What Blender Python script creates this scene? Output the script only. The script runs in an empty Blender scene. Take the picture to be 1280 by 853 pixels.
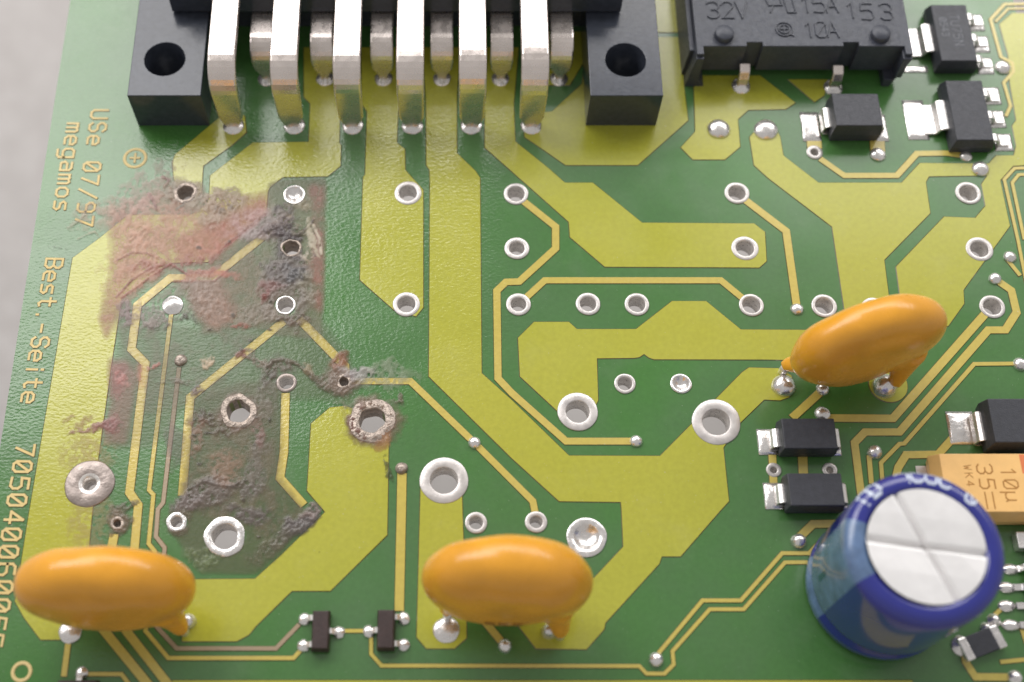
import bpy, bmesh, math, random
import numpy as np
from mathutils import Vector, Matrix
from mathutils.geometry import delaunay_2d_cdt

random.seed(7)
scene = bpy.context.scene
col = scene.collection
scene.unit_settings.system = 'METRIC'
scene.unit_settings.scale_length = 0.01          # 1 unit = 1 cm
S = 0.1                                          # lengths below are millimetres

# ------------------------------------------------------------------ camera
F, PX0, PY0 = 1620.0, 562.0, 426.5               # focal length / principal point, photo pixels
TH = math.radians(25.2)
DIST = 103.0
CAM = Vector((0, -DIST*math.sin(TH), DIST*math.cos(TH)))
UP = Vector((0, math.cos(TH), math.sin(TH)))
FW = Vector((0, math.sin(TH), -math.cos(TH)))
cd = bpy.data.cameras.new('camera')
cam = bpy.data.objects.new('camera', cd); col.objects.link(cam)
cam.location = CAM*S
cam.rotation_euler = (TH, 0, 0)
cd.sensor_width = 36; cd.lens = 36*F/1280
cd.shift_x = (640-PX0)/1280
cd.clip_start = 0.05; cd.clip_end = 500
cd.dof.use_dof = True
cd.dof.focus_distance = 102.0*S
cd.dof.aperture_fstop = 0.24
scene.camera = cam

def at(px, py, z=0.0):
    """point (mm) at height z above the board that stands at this place of the photograph"""
    d = FW*F + Vector((1, 0, 0))*(px-PX0) + UP*(PY0-py)
    t = (z-CAM.z)/d.z
    return CAM + d*t
def at2(px, py, z=0.0):
    p = at(px, py, z); return (p.x, p.y)
def scale_at(px, py, z=0.0):                     # photo pixels per mm, sideways
    p = at(px, py, z); return F/((p-CAM).dot(FW))

# ------------------------------------------------------------------ light
w = bpy.data.worlds.new('World'); scene.world = w; w.use_nodes = True
bg = w.node_tree.nodes['Background']
bg.inputs[0].default_value = (1.0, 0.98, 0.96, 1)
bg.inputs[1].default_value = 0.44
def panel(name, x0, x1, y0, y1, z, power, color):
    l = bpy.data.lights.new(name, 'AREA'); l.shape = 'RECTANGLE'
    l.size = (x1-x0)*S; l.size_y = (y1-y0)*S; l.energy = power*(x1-x0)*(y1-y0)*S*S; l.color = color
    o = bpy.data.objects.new(name, l); col.objects.link(o)
    o.location = ((x0+x1)/2*S, (y0+y1)/2*S, z*S)
    return o
# a skylight window pane up behind the board on the left and a strip of windows farther back
panel('window_light', -400, -48, 92, 330, 250, 16.5, (1.0, 0.98, 0.97))
panel('window_strip_light', -46, 420, 214, 330, 250, 16.5, (1.0, 0.98, 0.97))
panel('window_corner_light', 84, 420, 150, 213, 250, 6.0, (1.0, 0.98, 0.97))
panel('rear_fill_light', -320, 320, 345, 700, 250, 7.0, (1.0, 0.97, 0.94))  # added lamp behind, outside the reflections, for diffuse light and forward shadows
scene.view_settings.view_transform = 'Standard'
scene.view_settings.look = 'None'
scene.view_settings.exposure = 0.1
scene.view_settings.gamma = 1.0
scene.view_settings.use_curve_mapping = False
scene.render.engine = 'CYCLES'

# ------------------------------------------------------------------ materials
def srgb(r, g, b):
    f = lambda c: (c/255/12.92) if c/255 <= 0.04045 else ((c/255+0.055)/1.055)**2.4
    return (f(r), f(g), f(b), 1)
class NT:
    def __init__(s, name):
        s.m = bpy.data.materials.new(name); s.m.use_nodes = True
        s.t = s.m.node_tree; s.n = s.t.nodes; s.b = s.n['Principled BSDF']
    def new(s, ty, **kw):
        n = s.n.new(ty)
        for k, v in kw.items():
            if k in n.inputs: n.inputs[k].default_value = v
            else: setattr(n, k, v)
        return n
    def link(s, a, b): s.t.links.new(a, b)
    def noise(s, scale, detail=3, rough=0.55, vec=None):
        n = s.new('ShaderNodeTexNoise'); n.inputs['Scale'].default_value = scale
        n.inputs['Detail'].default_value = detail; n.inputs['Roughness'].default_value = rough
        s.link((vec or s.pos()), n.inputs['Vector']); return n.outputs['Fac']
    def pos(s):
        if not hasattr(s, '_p'): s._p = s.new('ShaderNodeNewGeometry').outputs['Position']
        return s._p
    def math(s, op, a, b=None, clamp=False):
        n = s.new('ShaderNodeMath'); n.operation = op; n.use_clamp = clamp
        for i, v in enumerate((a, b)):
            if v is None: continue
            if isinstance(v, (int, float)): n.inputs[i].default_value = v
            else: s.link(v, n.inputs[i])
        return n.outputs[0]
    def ramp(s, fac, a, b, ca, cb):
        n = s.new('ShaderNodeValToRGB'); n.color_ramp.elements[0].position = a; n.color_ramp.elements[1].position = b
        n.color_ramp.elements[0].color = ca; n.color_ramp.elements[1].color = cb
        s.link(fac, n.inputs[0]); return n.outputs[0]
    def maprange(s, v, a, b, c=0.0, d=1.0):
        n = s.new('ShaderNodeMapRange'); n.interpolation_type = 'SMOOTHSTEP'
        s.link(v, n.inputs[0])
        for i, x in enumerate((a, b, c, d)): n.inputs[i+1].default_value = x
        return n.outputs[0]
    def bump(s, h, strength, dist):
        n = s.new('ShaderNodeBump'); n.inputs['Distance'].default_value = dist
        if isinstance(strength, (int, float)): n.inputs['Strength'].default_value = strength
        else: s.link(strength, n.inputs['Strength'])
        s.link(h, n.inputs['Height']); s.link(n.outputs[0], s.b.inputs['Normal']); return n
def mulc(c, k): return (c[0]*k, c[1]*k, c[2]*k, 1)

M = {}
def mask_material(name, base, tint, rough=0.17, spec=0.72):
    """lacquered board surface: colour mottling plus the orange-peel lacquer left of centre"""
    t = NT(name)
    c = t.ramp(t.noise(0.9, 4), 0.3, 0.7, base, tint)
    fine = t.ramp(t.noise(26, 3), 0.2, 0.8, (0.90, 0.90, 0.90, 1), (1.06, 1.06, 1.06, 1))
    dust = t.maprange(t.noise(75, 2, .5), 0.735, 0.775)
    smear = t.math('MULTIPLY', t.maprange(t.noise(2.2, 5, .65), 0.52, 0.75), 0.035)
    dk = t.math('MAXIMUM', t.math('MULTIPLY', dust, 0.55), smear)
    mx = t.new('ShaderNodeMix'); mx.data_type = 'RGBA'; mx.blend_type = 'MULTIPLY'; mx.inputs[0].default_value = 1
    t.link(c, mx.inputs[6]); t.link(fine, mx.inputs[7]); md = t.new('ShaderNodeMix'); md.data_type = 'RGBA'; md.inputs[7].default_value = (0.55, 0.55, 0.48, 1); t.link(dk, md.inputs[0]); t.link(mx.outputs[2], md.inputs[6]); t.link(md.outputs[2], t.b.inputs['Base Color'])
    t.link(t.maprange(t.noise(1.6, 4), 0.3, 0.7, rough*0.8, rough*1.35), t.b.inputs['Roughness'])
    t.b.inputs['Specular IOR Level'].default_value = spec
    sx = t.new('ShaderNodeSeparateXYZ'); t.link(t.pos(), sx.inputs[0])
    warp = t.noise(0.7, 2)
    xx = t.math('ADD', sx.outputs[0], t.math('MULTIPLY', warp, 1.2))
    mxk = t.maprange(xx, 0.7, 1.4, 1.0, 0.07)            # smooth lacquer on the right
    myk = t.maprange(sx.outputs[1], -1.5, -0.3, 0.15, 1.0)  # and towards the front
    left = t.maprange(sx.outputs[0], -2.6, -1.4, 1.0, 0.0)
    k = t.math('MULTIPLY', mxk, t.math('MAXIMUM', myk, t.math('MULTIPLY', left, 0.5)))
    st = t.math('MULTIPLY', k, 0.30)
    mp = t.new('ShaderNodeMapping'); mp.inputs['Scale'].default_value = (0.8, 1.25, 1)
    t.link(t.pos(), mp.inputs[0])
    h = t.noise(38, 2, 0.5, mp.outputs[0])
    h2 = t.math('ADD', h, t.math('MULTIPLY', t.noise(3.0, 1), 1.5))
    t.bump(h2, st, 0.010)
    M[name] = t.m
mask_material('green_lacquer', (0.072, 0.160, 0.058, 1), (0.056, 0.178, 0.034, 1))  # livelier green mottling paints in light glowing through the board
mask_material('pour_lacquer', (0.385, 0.388, 0.040, 1), (0.412, 0.402, 0.046, 1))
mask_material('trace_lacquer', (0.52, 0.425, 0.085, 1), (0.56, 0.44, 0.11, 1))
mask_material('edge_lacquer', (0.085, 0.075, 0.03, 1), (0.13, 0.10, 0.04, 1), 0.22)
mask_material('print_copper', (0.64, 0.48, 0.19, 1), (0.70, 0.55, 0.26, 1), 0.45, 0.3)
mask_material('dull_trace', (0.30, 0.23, 0.14, 1), (0.36, 0.26, 0.17, 1), 0.3)

def simple(name, base, rough, metal=0.0, var=0.12, nscale=14, bump=0.15, bdist=0.004, bscale=60, spec=0.5, coat=0.0):
    t = NT(name)
    c = t.ramp(t.noise(nscale, 4), 0.3, 0.72, mulc(base, 1-var), mulc(base, 1+var*0.6))
    t.link(c, t.b.inputs['Base Color'])
    r = t.maprange(t.noise(nscale*1.7, 3), 0.3, 0.7, rough*0.85, min(1, rough*1.2))
    t.link(r, t.b.inputs['Roughness'])
    t.b.inputs['Metallic'].default_value = metal
    t.b.inputs['Specular IOR Level'].default_value = spec
    t.b.inputs['Coat Weight'].default_value = coat; t.b.inputs['Coat Roughness'].default_value = 0.06
    if bump: t.bump(t.noise(bscale, 3), bump, bdist)
    M[name] = t.m
    return t
simple('tin', (0.60, 0.565, 0.545, 1), 0.38, 0.62, 0.12, 12, 0.3, 0.006, 22)
simple('dull_solder', (0.33, 0.28, 0.255, 1), 0.40, 0.7, 0.22, 9, 0.6, 0.014, 12)
simple('solder', (0.82, 0.79, 0.77, 1), 0.24, 0.85, 0.14, 16, 0.55, 0.012, 14)
simple('barrel', (0.72, 0.69, 0.66, 1), 0.30, 0.6, 0.22, 20, 0.5, 0.010, 18)
simple('scorched_tin', (0.42, 0.35, 0.30, 1), 0.42, 0.55, 0.45, 22, 0.9, 0.02, 24)
simple('fibre', (0.20, 0.24, 0.09, 1), 0.6)
simple('plastic_black', (0.040, 0.046, 0.062, 1), 0.20, 0, 0.2, 18, 0.12, 0.004, 45)
simple('relay_black', (0.046, 0.051, 0.068, 1), 0.42, 0, 0.2, 22, 0.35, 0.005, 60)
simple('chip_black', (0.038, 0.040, 0.050, 1), 0.46, 0, 0.2, 25, 0.4, 0.005, 80)
simple('chip_brown', (0.040, 0.022, 0.020, 1), 0.45, 0, 0.25, 25, 0.4, 0.005, 70)
simple('pin_metal', (0.80, 0.72, 0.675, 1), 0.27, 0.92, 0.06, 8, 0.12, 0.006, 20)
simple('lead_metal', (0.82, 0.79, 0.77, 1), 0.30, 0.85, 0.08, 14, 0.2, 0.005, 25)
simple('orange_epoxy', (0.76, 0.345, 0.028, 1), 0.26, 0, 0.10, 4, 0.10, 0.010, 5, coat=0.15)
simple('ink_brown', (0.20, 0.07, 0.01, 1), 0.5)
simple('tantalum_yellow', (0.86, 0.52, 0.19, 1), 0.42, 0, 0.06, 10, 0.2, 0.004, 50)
simple('tantalum_stripe', (0.72, 0.20, 0.07, 1), 0.45)
simple('tantalum_ink', (0.42, 0.19, 0.035, 1), 0.5)
simple('sleeve_blue', (0.018, 0.024, 0.22, 1), 0.16, 0, 0.08, 5, 0.10, 0.010, 4, coat=0.6)
simple('sleeve_pale', (0.115, 0.19, 0.34, 1), 0.24, 0, 0.35, 9, 0.35, 0.012, 6, coat=0.5)
simple('sleeve_teal', (0.02, 0.07, 0.14, 1), 0.15, 0, 0.1, 5, 0.1, 0.01, 4, coat=0.5)
simple('aluminium', (0.80, 0.785, 0.78, 1), 0.36, 0.30, 0.03, 9, 0.15, 0.006, 30)
simple('ink_white', (0.60, 0.66, 0.78, 1), 0.4)
simple('marking_grey', (0.16, 0.17, 0.19, 1), 0.5)
simple('ceramic_brown', (0.20, 0.09, 0.07, 1), 0.4)
simple('table_white', (0.315, 0.295, 0.285, 1), 0.6, 0, 0.012, 1.5, 0.0, 0.01, 6)

# ------------------------------------------------------------------ mesh helpers
def link(name, verts, faces, mats, parent=None, matidx=None, smooth=False):
    me = bpy.data.meshes.new(name)
    me.from_pydata([(v[0]*S, v[1]*S, v[2]*S) for v in verts], [], faces)
    for m in (mats if isinstance(mats, (list, tuple)) else [mats]): me.materials.append(M[m])
    if matidx is not None:
        me.polygons.foreach_set('material_index', matidx)
    if smooth: me.polygons.foreach_set('use_smooth', [True]*len(me.polygons))
    me.update()
    o = bpy.data.objects.new(name, me); col.objects.link(o)
    if parent is not None: o.parent = parent; o.matrix_parent_inverse = parent.matrix_basis.inverted()
    return o
def recalc(o):
    bm = bmesh.new(); bm.from_mesh(o.data); bmesh.ops.recalc_face_normals(bm, faces=bm.faces); bm.to_mesh(o.data); bm.free(); return o
def bevel(o, w, seg=2, ang=35):
    bm = bmesh.new(); bm.from_mesh(o.data)
    bmesh.ops.remove_doubles(bm, verts=bm.verts, dist=1e-5)
    es = [e for e in bm.edges if len(e.link_faces) == 2 and e.calc_face_angle(0) > math.radians(ang)]
    bmesh.ops.bevel(bm, geom=es, offset=w*S, segments=seg, affect='EDGES', profile=0.5, clamp_overlap=True)
    bmesh.ops.recalc_face_normals(bm, faces=bm.faces)
    bm.to_mesh(o.data); bm.free(); return o
def empty(name, p, label, cat, group=None, rz=0.0):
    o = bpy.data.objects.new(name, None); col.objects.link(o)
    o.empty_display_size = 0.1
    o.location = (p[0]*S, p[1]*S, p[2]*S); o.rotation_euler = (0, 0, rz)
    o['label'] = label; o['category'] = cat
    if group: o['group'] = group
    return o
def place(o, parent):                      # geometry written in the parent's own frame
    o.parent = parent; o.matrix_parent_inverse = Matrix(); return o

def inside(p, poly):
    x, y = p; r = False; n = len(poly); j = n-1
    for i in range(n):
        xi, yi = poly[i]; xj, yj = poly[j]
        if (yi > y) != (yj > y) and x < (xj-xi)*(y-yi)/(yj-yi)+xi: r = not r
        j = i
    return r
HOLES = []                                  # (x, y, r) drilled holes in mm, filled before sheets are cut
def sheet(name, poly, ztop, zbot, slope, mats, parent, holes=(), both=False, cut=True):
    """flat plate with the outline poly, drilled by circles, with sloping sides"""
    xs = [p[0] for p in poly]; ys = [p[1] for p in poly]
    hs = []
    if cut:
        for (x, y, r) in HOLES:
            if min(xs)-r < x < max(xs)+r and min(ys)-r < y < max(ys)+r: hs.append((x, y, r))
    hs += list(holes)
    V = [Vector(p) for p in poly]; E = [(i, (i+1) % len(poly)) for i in range(len(poly))]
    for (x, y, r) in hs:
        n = 24; b = len(V)
        for k in range(n):
            a = 2*math.pi*k/n; V.append(Vector((x+r*math.cos(a), y+r*math.sin(a))))
            E.append((b+k, b+(k+1) % n))
    vo, eo, fo, _, _, _ = delaunay_2d_cdt(V, E, [], 0, 1e-5)
    tris = []
    for f in fo:
        c = (sum(vo[i].x for i in f)/3, sum(vo[i].y for i in f)/3)
        if not inside(c, poly): continue
        if any((c[0]-x)**2+(c[1]-y)**2 < (r*0.995)**2*0.99 for (x, y, r) in hs): continue
        a, b_, c_ = (vo[i] for i in f)
        if (b_-a).cross(c_-a) < 0: f = f[::-1]
        tris.append(list(f))
    used = sorted({i for f in tris for i in f}); mp = {i: k for k, i in enumerate(used)}
    P = [vo[i] for i in used]; tris = [[mp[i] for i in f] for f in tris]
    cnt = {}
    for f in tris:
        for k in range(3):
            e = (f[k], f[(k+1) % 3]); cnt[e] = 1
    bd = [e for e in cnt if (e[1], e[0]) not in cnt]
    nrm = {}
    for a, b_ in bd:
        d = (P[b_]-P[a]); 
        if d.length < 1e-9: continue
        d.normalize(); n = Vector((d.y, -d.x))
        nrm.setdefault(a, []).append(n); nrm.setdefault(b_, []).append(n)
    verts = [(p.x, p.y, ztop) for p in P]; faces = [list(f) for f in tris]; mi = [0]*len(tris)
    low = {}
    for i, ns in nrm.items():
        s_ = Vector((0, 0))
        for n in ns: s_ += n
        if s_.length < 1e-6: s_ = ns[0].copy()
        s_.normalize(); k = 1/max(0.5, s_.dot(ns[0]))
        on_hole = any(abs(math.hypot(P[i].x-x, P[i].y-y)-r) < 1e-3 for (x, y, r) in hs)
        q = P[i]+s_*(0 if on_hole else slope*k)
        low[i] = len(verts); verts.append((q.x, q.y, zbot))
    for a, b_ in bd:
        if a in low and b_ in low:
            faces.append([a, low[a], low[b_], b_]); mi.append(1)
    if both:
        o0 = len(verts); verts += [(p.x, p.y, zbot) for p in P]
        faces += [[o0+i for i in f[::-1]] for f in tris]; mi += [1]*len(tris)
    if len(mats) == 1: mi = [0]*len(mi)
    return link(name, verts, faces, mats, parent, mi)

def ribbon(pts, w, closed=False):
    """outline polygon of a polyline (mm) of width w (or list of widths)"""
    n = len(pts); P = [Vector(p) for p in pts]
    W = w if isinstance(w, (list, tuple)) else [w]*n
    L, R = [], []
    for i in range(n):
        if i == 0: d = (P[1]-P[0]).normalized(); m = Vector((-d.y, d.x)); k = 1
        elif i == n-1: d = (P[-1]-P[-2]).normalized(); m = Vector((-d.y, d.x)); k = 1
        else:
            d1 = (P[i]-P[i-1]).normalized(); d2 = (P[i+1]-P[i]).normalized()
            n1 = Vector((-d1.y, d1.x)); n2 = Vector((-d2.y, d2.x)); m = (n1+n2)
            if m.length < 1e-6: m = n1.copy()
            m.normalize(); k = 1/max(0.45, m.dot(n1))
        L.append(P[i]+m*W[i]/2*k); R.append(P[i]-m*W[i]/2*k)
    return [tuple(v) for v in (R+L[::-1])]
def box_v(x0, x1, y0, y1, z0, z1):
    v = [(x, y, z) for z in (z0, z1) for y in (y0, y1) for x in (x0, x1)]
    f = [[0, 2, 3, 1], [4, 5, 7, 6], [0, 1, 5, 4], [2, 6, 7, 3], [0, 4, 6, 2], [1, 3, 7, 5]]
    return v, f
def box(name, b, mat, parent, bev=0.0, seg=2):
    v, f = box_v(*b); o = link(name, v, f, [mat]); 
    if bev: bevel(o, bev, seg)
    return place(o, parent)
def frustum(name, b0, b1, z0, z1, mat, parent, bev=0.0, zmid=None, bmid=None):
    """body from rectangle b0 (x0,x1,y0,y1) at z0 to b1 at z1, optionally over a waist bmid at zmid"""
    rings = [(b0, z0)] + ([(bmid, zmid)] if bmid else []) + [(b1, z1)]
    v = []; f = []
    for b, z in rings: v += [(b[0], b[2], z), (b[1], b[2], z), (b[1], b[3], z), (b[0], b[3], z)]
    for r in range(len(rings)-1):
        for k in range(4): f.append([r*4+k, r*4+(k+1) % 4, r*4+4+(k+1) % 4, r*4+4+k])
    f.append([3, 2, 1, 0]); t = (len(rings)-1)*4; f.append([t, t+1, t+2, t+3])
    o = link(name, v, f, [mat])
    if bev: bevel(o, bev, 2, 30)
    return place(o, parent)
def strip(name, path, widths, thick, mat, parent, axis='x', centre=0.0, bev=0.08, seg=2):
    """bent metal strip: path [(u, z)], width across; axis 'x': the strip runs in Y and is wide in X"""
    n = len(path); v = []; f = []
    for i, (u, z) in enumerate(path):
        a = Vector(path[max(0, i-1)]); b = Vector(path[min(n-1, i+1)]); d = (b-a).normalized(); nn = Vector((-d.y, d.x))*thick/2
        hw = widths[i]/2
        for su, sw in ((1, -1), (1, 1), (-1, 1), (-1, -1)):
            p = (u+nn.x*su, z+nn.y*su); c = centre+sw*hw
            v.append((c, p[0], p[1]) if axis == 'x' else (p[0], c, p[1]))
    for i in range(n-1):
        for k in range(4): f.append([i*4+k, i*4+(k+1) % 4, i*4+4+(k+1) % 4, i*4+4+k])
    f.append([0, 1, 2, 3]); f.append([(n-1)*4+k for k in (3, 2, 1, 0)])
    o = recalc(link(name, v, f, [mat]))
    if bev: bevel(o, bev, seg, 40)
    return place(o, parent)
def arc(c, r, a0, a1, n=6):
    return [(c[0]+r*math.cos(math.radians(a0+(a1-a0)*k/n)), c[1]+r*math.sin(math.radians(a0+(a1-a0)*k/n))) for k in range(n+1)]
def lathe(name, prof, mats, parent, c=(0, 0), n=28, wob=0.0, seed=0, sx=1.0, sy=1.0, midx=None, cap=True):
    rnd = random.Random(seed); v = []; f = []; mi = []
    ph = [rnd.uniform(0, 6.28) for _ in range(4)]
    for j, (r, z) in enumerate(prof):
        for k in range(n):
            a = 2*math.pi*k/n
            q = 1+wob*(0.5*math.sin(2*a+ph[0])+0.35*math.sin(3*a+ph[1])+0.3*math.sin(5*a+ph[2])+0.2*math.sin(7*a+ph[3]))
            v.append((c[0]+r*q*math.cos(a)*sx, c[1]+r*q*math.sin(a)*sy, z))
    for j in range(len(prof)-1):
        for k in range(n):
            f.append([j*n+k, j*n+(k+1) % n, (j+1)*n+(k+1) % n, (j+1)*n+k]); mi.append((midx or [0]*len(prof))[j])
    if cap and prof[-1][0] > 1e-6: f.append([(len(prof)-1)*n+k for k in range(n)]); mi.append((midx or [0]*len(prof))[-1])
    o = link(name, v, f, mats, None, mi, smooth=True); recalc(o)
    return place(o, parent) if parent is not None else o

# stroke lettering, 4 wide, 6 high (x-height 4)
G = {
 'U': [[(0,6),(0,1),(1,0),(3,0),(4,1),(4,6)]], 'S': [[(4,5),(3,6),(1,6),(0,5),(0,4),(1,3),(3,3),(4,2),(4,1),(3,0),(1,0),(0,1)]],
 'e': [[(0,2),(4,2),(4,3),(3,4),(1,4),(0,3),(0,1),(1,0),(3.6,0)]], 's': [[(3.7,4),(1,4),(0.2,3.2),(1,2.1),(3,1.9),(3.8,1),(3,0),(0.2,0)]],
 'm': [[(0,0),(0,4)],[(0,3.6),(1.6,4),(2,3.4),(2,0)],[(2,3.6),(3.4,4),(4,3.2),(4,0)]],
 'g': [[(4,0.6),(3,0),(1,0),(0,1),(0,3),(1,4),(4,4),(4,-1.2),(3,-2),(0.4,-2)]],
 'a': [[(0.4,4),(3,4),(4,3.2),(4,0)],[(4,2.3),(1,2.3),(0,1.4),(0.6,0),(4,0)]], 'o': [[(1,0),(0,1),(0,3),(1,4),(3,4),(4,3),(4,1),(3,0),(0.9,0)]],
 'B': [[(0,0),(0,6),(3,6),(4,5),(4,4),(3,3),(0,3)],[(3,3),(4,2),(4,1),(3,0),(0,0)]], 't': [[(1.6,6),(1.6,1),(2.5,0),(3.6,0.3)],[(0.2,4),(3.5,4)]],
 '.': [[(1.7,0),(1.7,0.5)]], '-': [[(0.3,2.6),(3.4,2.6)]], 'i': [[(2,0),(2,3.6)],[(2,5.2),(2,5.7)]], '/': [[(0,-0.4),(4,6.2)]],
 '0': [[(1,0),(0,1),(0,5),(1,6),(3,6),(4,5),(4,1),(3,0),(0.9,0)],[(0.5,1.0),(3.5,5.0)]], 'O': [[(1,0),(0,1),(0,5),(1,6),(3,6),(4,5),(4,1),(3,0),(0.9,0)]],
 '7': [[(0,6),(4,6),(1.2,0)]], '9': [[(0.5,0),(3,0),(4,1),(4,5),(3,6),(1,6),(0,5),(0,4),(1,3),(4,3)]],
 '4': [[(3,0),(3,6),(0,1.8),(4.2,1.8)]], '5': [[(4,6),(0.3,6),(0,3.5),(3,3.7),(4,2.6),(4,1),(3,0),(0,0.2)]],
 '6': [[(3.6,6),(1,6),(0,5),(0,1),(1,0),(3,0),(4,1),(4,2.4),(3,3.3),(0,3.3)]],
 '3': [[(0,5.4),(1,6),(3,6),(4,5),(4,4),(3,3.1),(1.5,3.1)],[(3,3.1),(4,2.2),(4,1),(3,0),(1,0),(0,0.7)]],
 '2': [[(0,5),(1,6),(3,6),(4,5),(4,4),(0,0),(4.1,0)]], 'V': [[(0,6),(2,0),(4,6)]], '1': [[(0.8,4.6),(2.2,6),(2.2,0)]],
 'A': [[(0,0),(2,6),(4,0)],[(0.8,2.1),(3.2,2.1)]], 'T': [[(0,6),(4,6)],[(2,6),(2,0)]], 'N': [[(0,0),(0,6),(4,0),(4,6)]],
 'K': [[(0,0),(0,6)],[(4,6),(0,2.6)],[(1.2,3.5),(4,0)]], 'W': [[(0,6),(1,0),(2,4),(3,0),(4,6)]], 'u': [[(0,-2),(0,4)],[(0,0.8),(1,0),(2.6,0),(3.6,1),(3.6,4)],[(3.6,1),(4.2,0)]],
 '=': [[(0,1.5),(9,1.5)],[(0,4),(9,4)]], 'D': [[(0,0),(0,6),(2.6,6),(4,4.6),(4,1.4),(2.6,0),(0,0)]], 'J': [[(4,6),(4,1),(3,0),(1,0),(0,1)]], 'C': [[(4,5),(3,6),(1,6),(0,5),(0,1),(1,0),(3,0),(4,1)]],
 'E': [[(4,6),(0,6),(0,0),(4,0)],[(0,3),(3,3)]], ' ': [],
}
def stroke_mesh(name, strokes, w, z0, z1, mats, parent, fn=None):
    """raised strokes (lists of mm points); each stroke a hair above the last so none share a plane"""
    V = []; Fc = []
    for q, st in enumerate(strokes):
        zt = z1 + 0.0025*(q % 5)
        for i in range(len(st)-1):
            a = Vector(st[i]); b = Vector(st[i+1]); d = b-a
            if d.length < 1e-6: continue
            d.normalize(); n = Vector((-d.y, d.x))*w/2; ex = d*w*0.3
            zz = zt + 0.0008*(i % 3)
            a2 = a-ex; b2 = b+ex
            top = [a2+n*0.7, a2-n*0.7, b2-n*0.7, b2+n*0.7]; bot = [a2+n-ex*0.3, a2-n-ex*0.3, b2-n+ex*0.3, b2+n+ex*0.3]
            k = len(V)
            for p in top: V.append((p.x, p.y, zz))
            for p in bot: V.append((p.x, p.y, z0))
            Fc += [[k, k+1, k+2, k+3], [k, k+4, k+5, k+1], [k+1, k+5, k+6, k+2], [k+2, k+6, k+7, k+3], [k+3, k+7, k+4, k]]
    if fn: V = [fn(*v) for v in V]
    mi = [k_ for _ in range(len(Fc)//5) for k_ in ([0]+[len(mats)-1]*4)]
    return link(name, V, Fc, mats, parent, mi)
def text_strokes(txt, origin, adv, upv, pitch):
    """glyph strokes; adv/upv: mm vectors of one glyph unit along / up; pitch: mm vector per character"""
    out = []
    for i, ch in enumerate(txt):
        for st in G[ch]:
            out.append([(origin[0]+pitch[0]*i+adv[0]*x+upv[0]*y, origin[1]+pitch[1]*i+adv[1]*x+upv[1]*y) for x, y in st])
    return out

# ------------------------------------------------------------------ table
tb = at(0, 400)
v, f = box_v(-400, 400, -400, 500, -86.0, -80.0)
table = link('table', v, f, ['table_white']); table['kind'] = 'structure'

# ------------------------------------------------------------------ board: holes first
# (px, py, ring radius px, hole radius px, style)
TH_PADS = [
 (510,242,17,10.5,'t'),(508,381,17,10.5,'t'),(645,243,15.5,10,'t'),(646,311,15.5,9,'t'),(648,381,15.5,9,'t'),(735,380.5,15.5,9.5,'t'),
 (796,381,15.5,10,'t'),(921,242,15.5,10,'t'),(931,311,17,10.5,'t'),(939,382,15.5,10.5,'t'),(1030,383,16,10.5,'t'),(1092,387,16,10,'t'),
 (1210,242,16,10.5,'t'),(1224,312,17,10.5,'t'),(1240,384,16,10.5,'t'),
 (781,480,13.5,8.5,'t'),(851,480,13.5,9,'f'),(595,654,14,8,'t'),(670,653,14,7.5,'t'),
 (722,515,25.5,14,'t'),(895,528,30.5,16.5,'t'),(555,601,30.5,16.5,'t'),(733,672,25.5,15,'f'),
 (232,242,15,9.5,'s'),(368,244,14,10.5,'f'),(364,311,13,9.5,'s'),(357,382,13,9.5,'b'),(216,382,13.5,8,'f'),(358,479,13,8,'d'),(430,478,10,5.5,'s'),
 (298,515,23,14,'s'),(465,526,29,15.5,'s'),(112,605,31,8,'w'),(147,655,9,4.5,'s'),(221,653,13,7,'b'),(281,671,26,15.5,'b'),
 (967,588,9.5,4,'t'),(1037,588,9.5,4,'t'),(1018,191,10,4.5,'t'),
]
holes_mm = []
for (x, y, r, h, st) in TH_PADS:
    s_ = scale_at(x, y); c = at2(x, y); h *= 1.05; holes_mm.append((c[0], c[1], h/s_)); HOLES.append((c[0], c[1], h/s_+0.05))
XL = (at(90, 0).x + at(45, 272).x + at(5, 515).x)/3
XR = at(1360, 400).x; YT = at(600, -70).y; YB = at(600, 905).y
board = empty('circuit_board', ((XL+XR)/2, (YT+YB)/2, -80.0), 'green printed circuit board with a scorched, burnt patch and gold traces', 'circuit board')
def P(pts): return [at2(*p) for p in pts]
def dens(poly, step=6.0):
    return poly
fib = sheet('base_plate', [(XL, YB), (XR, YB), (XR, YT), (XL, YT)], 0.0, -1.6, 0.0, ['green_lacquer', 'fibre'], board, both=True)
for sx_, sy_ in ((XL+4, YT-3), (XR-4, YT-3), (XL+4, YB+2), (XR-4, YB+2)):
    o = lathe('standoff', [(0.01, -80.0), (2.4, -80.0), (2.5, -79.8), (2.5, -1.65), (2.4, -1.58), (0.01, -1.58)], ['lead_metal'], None, (sx_, sy_), 6, cap=False)
    o.parent = board; o.matrix_parent_inverse = board.matrix_basis.inverted()

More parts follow.
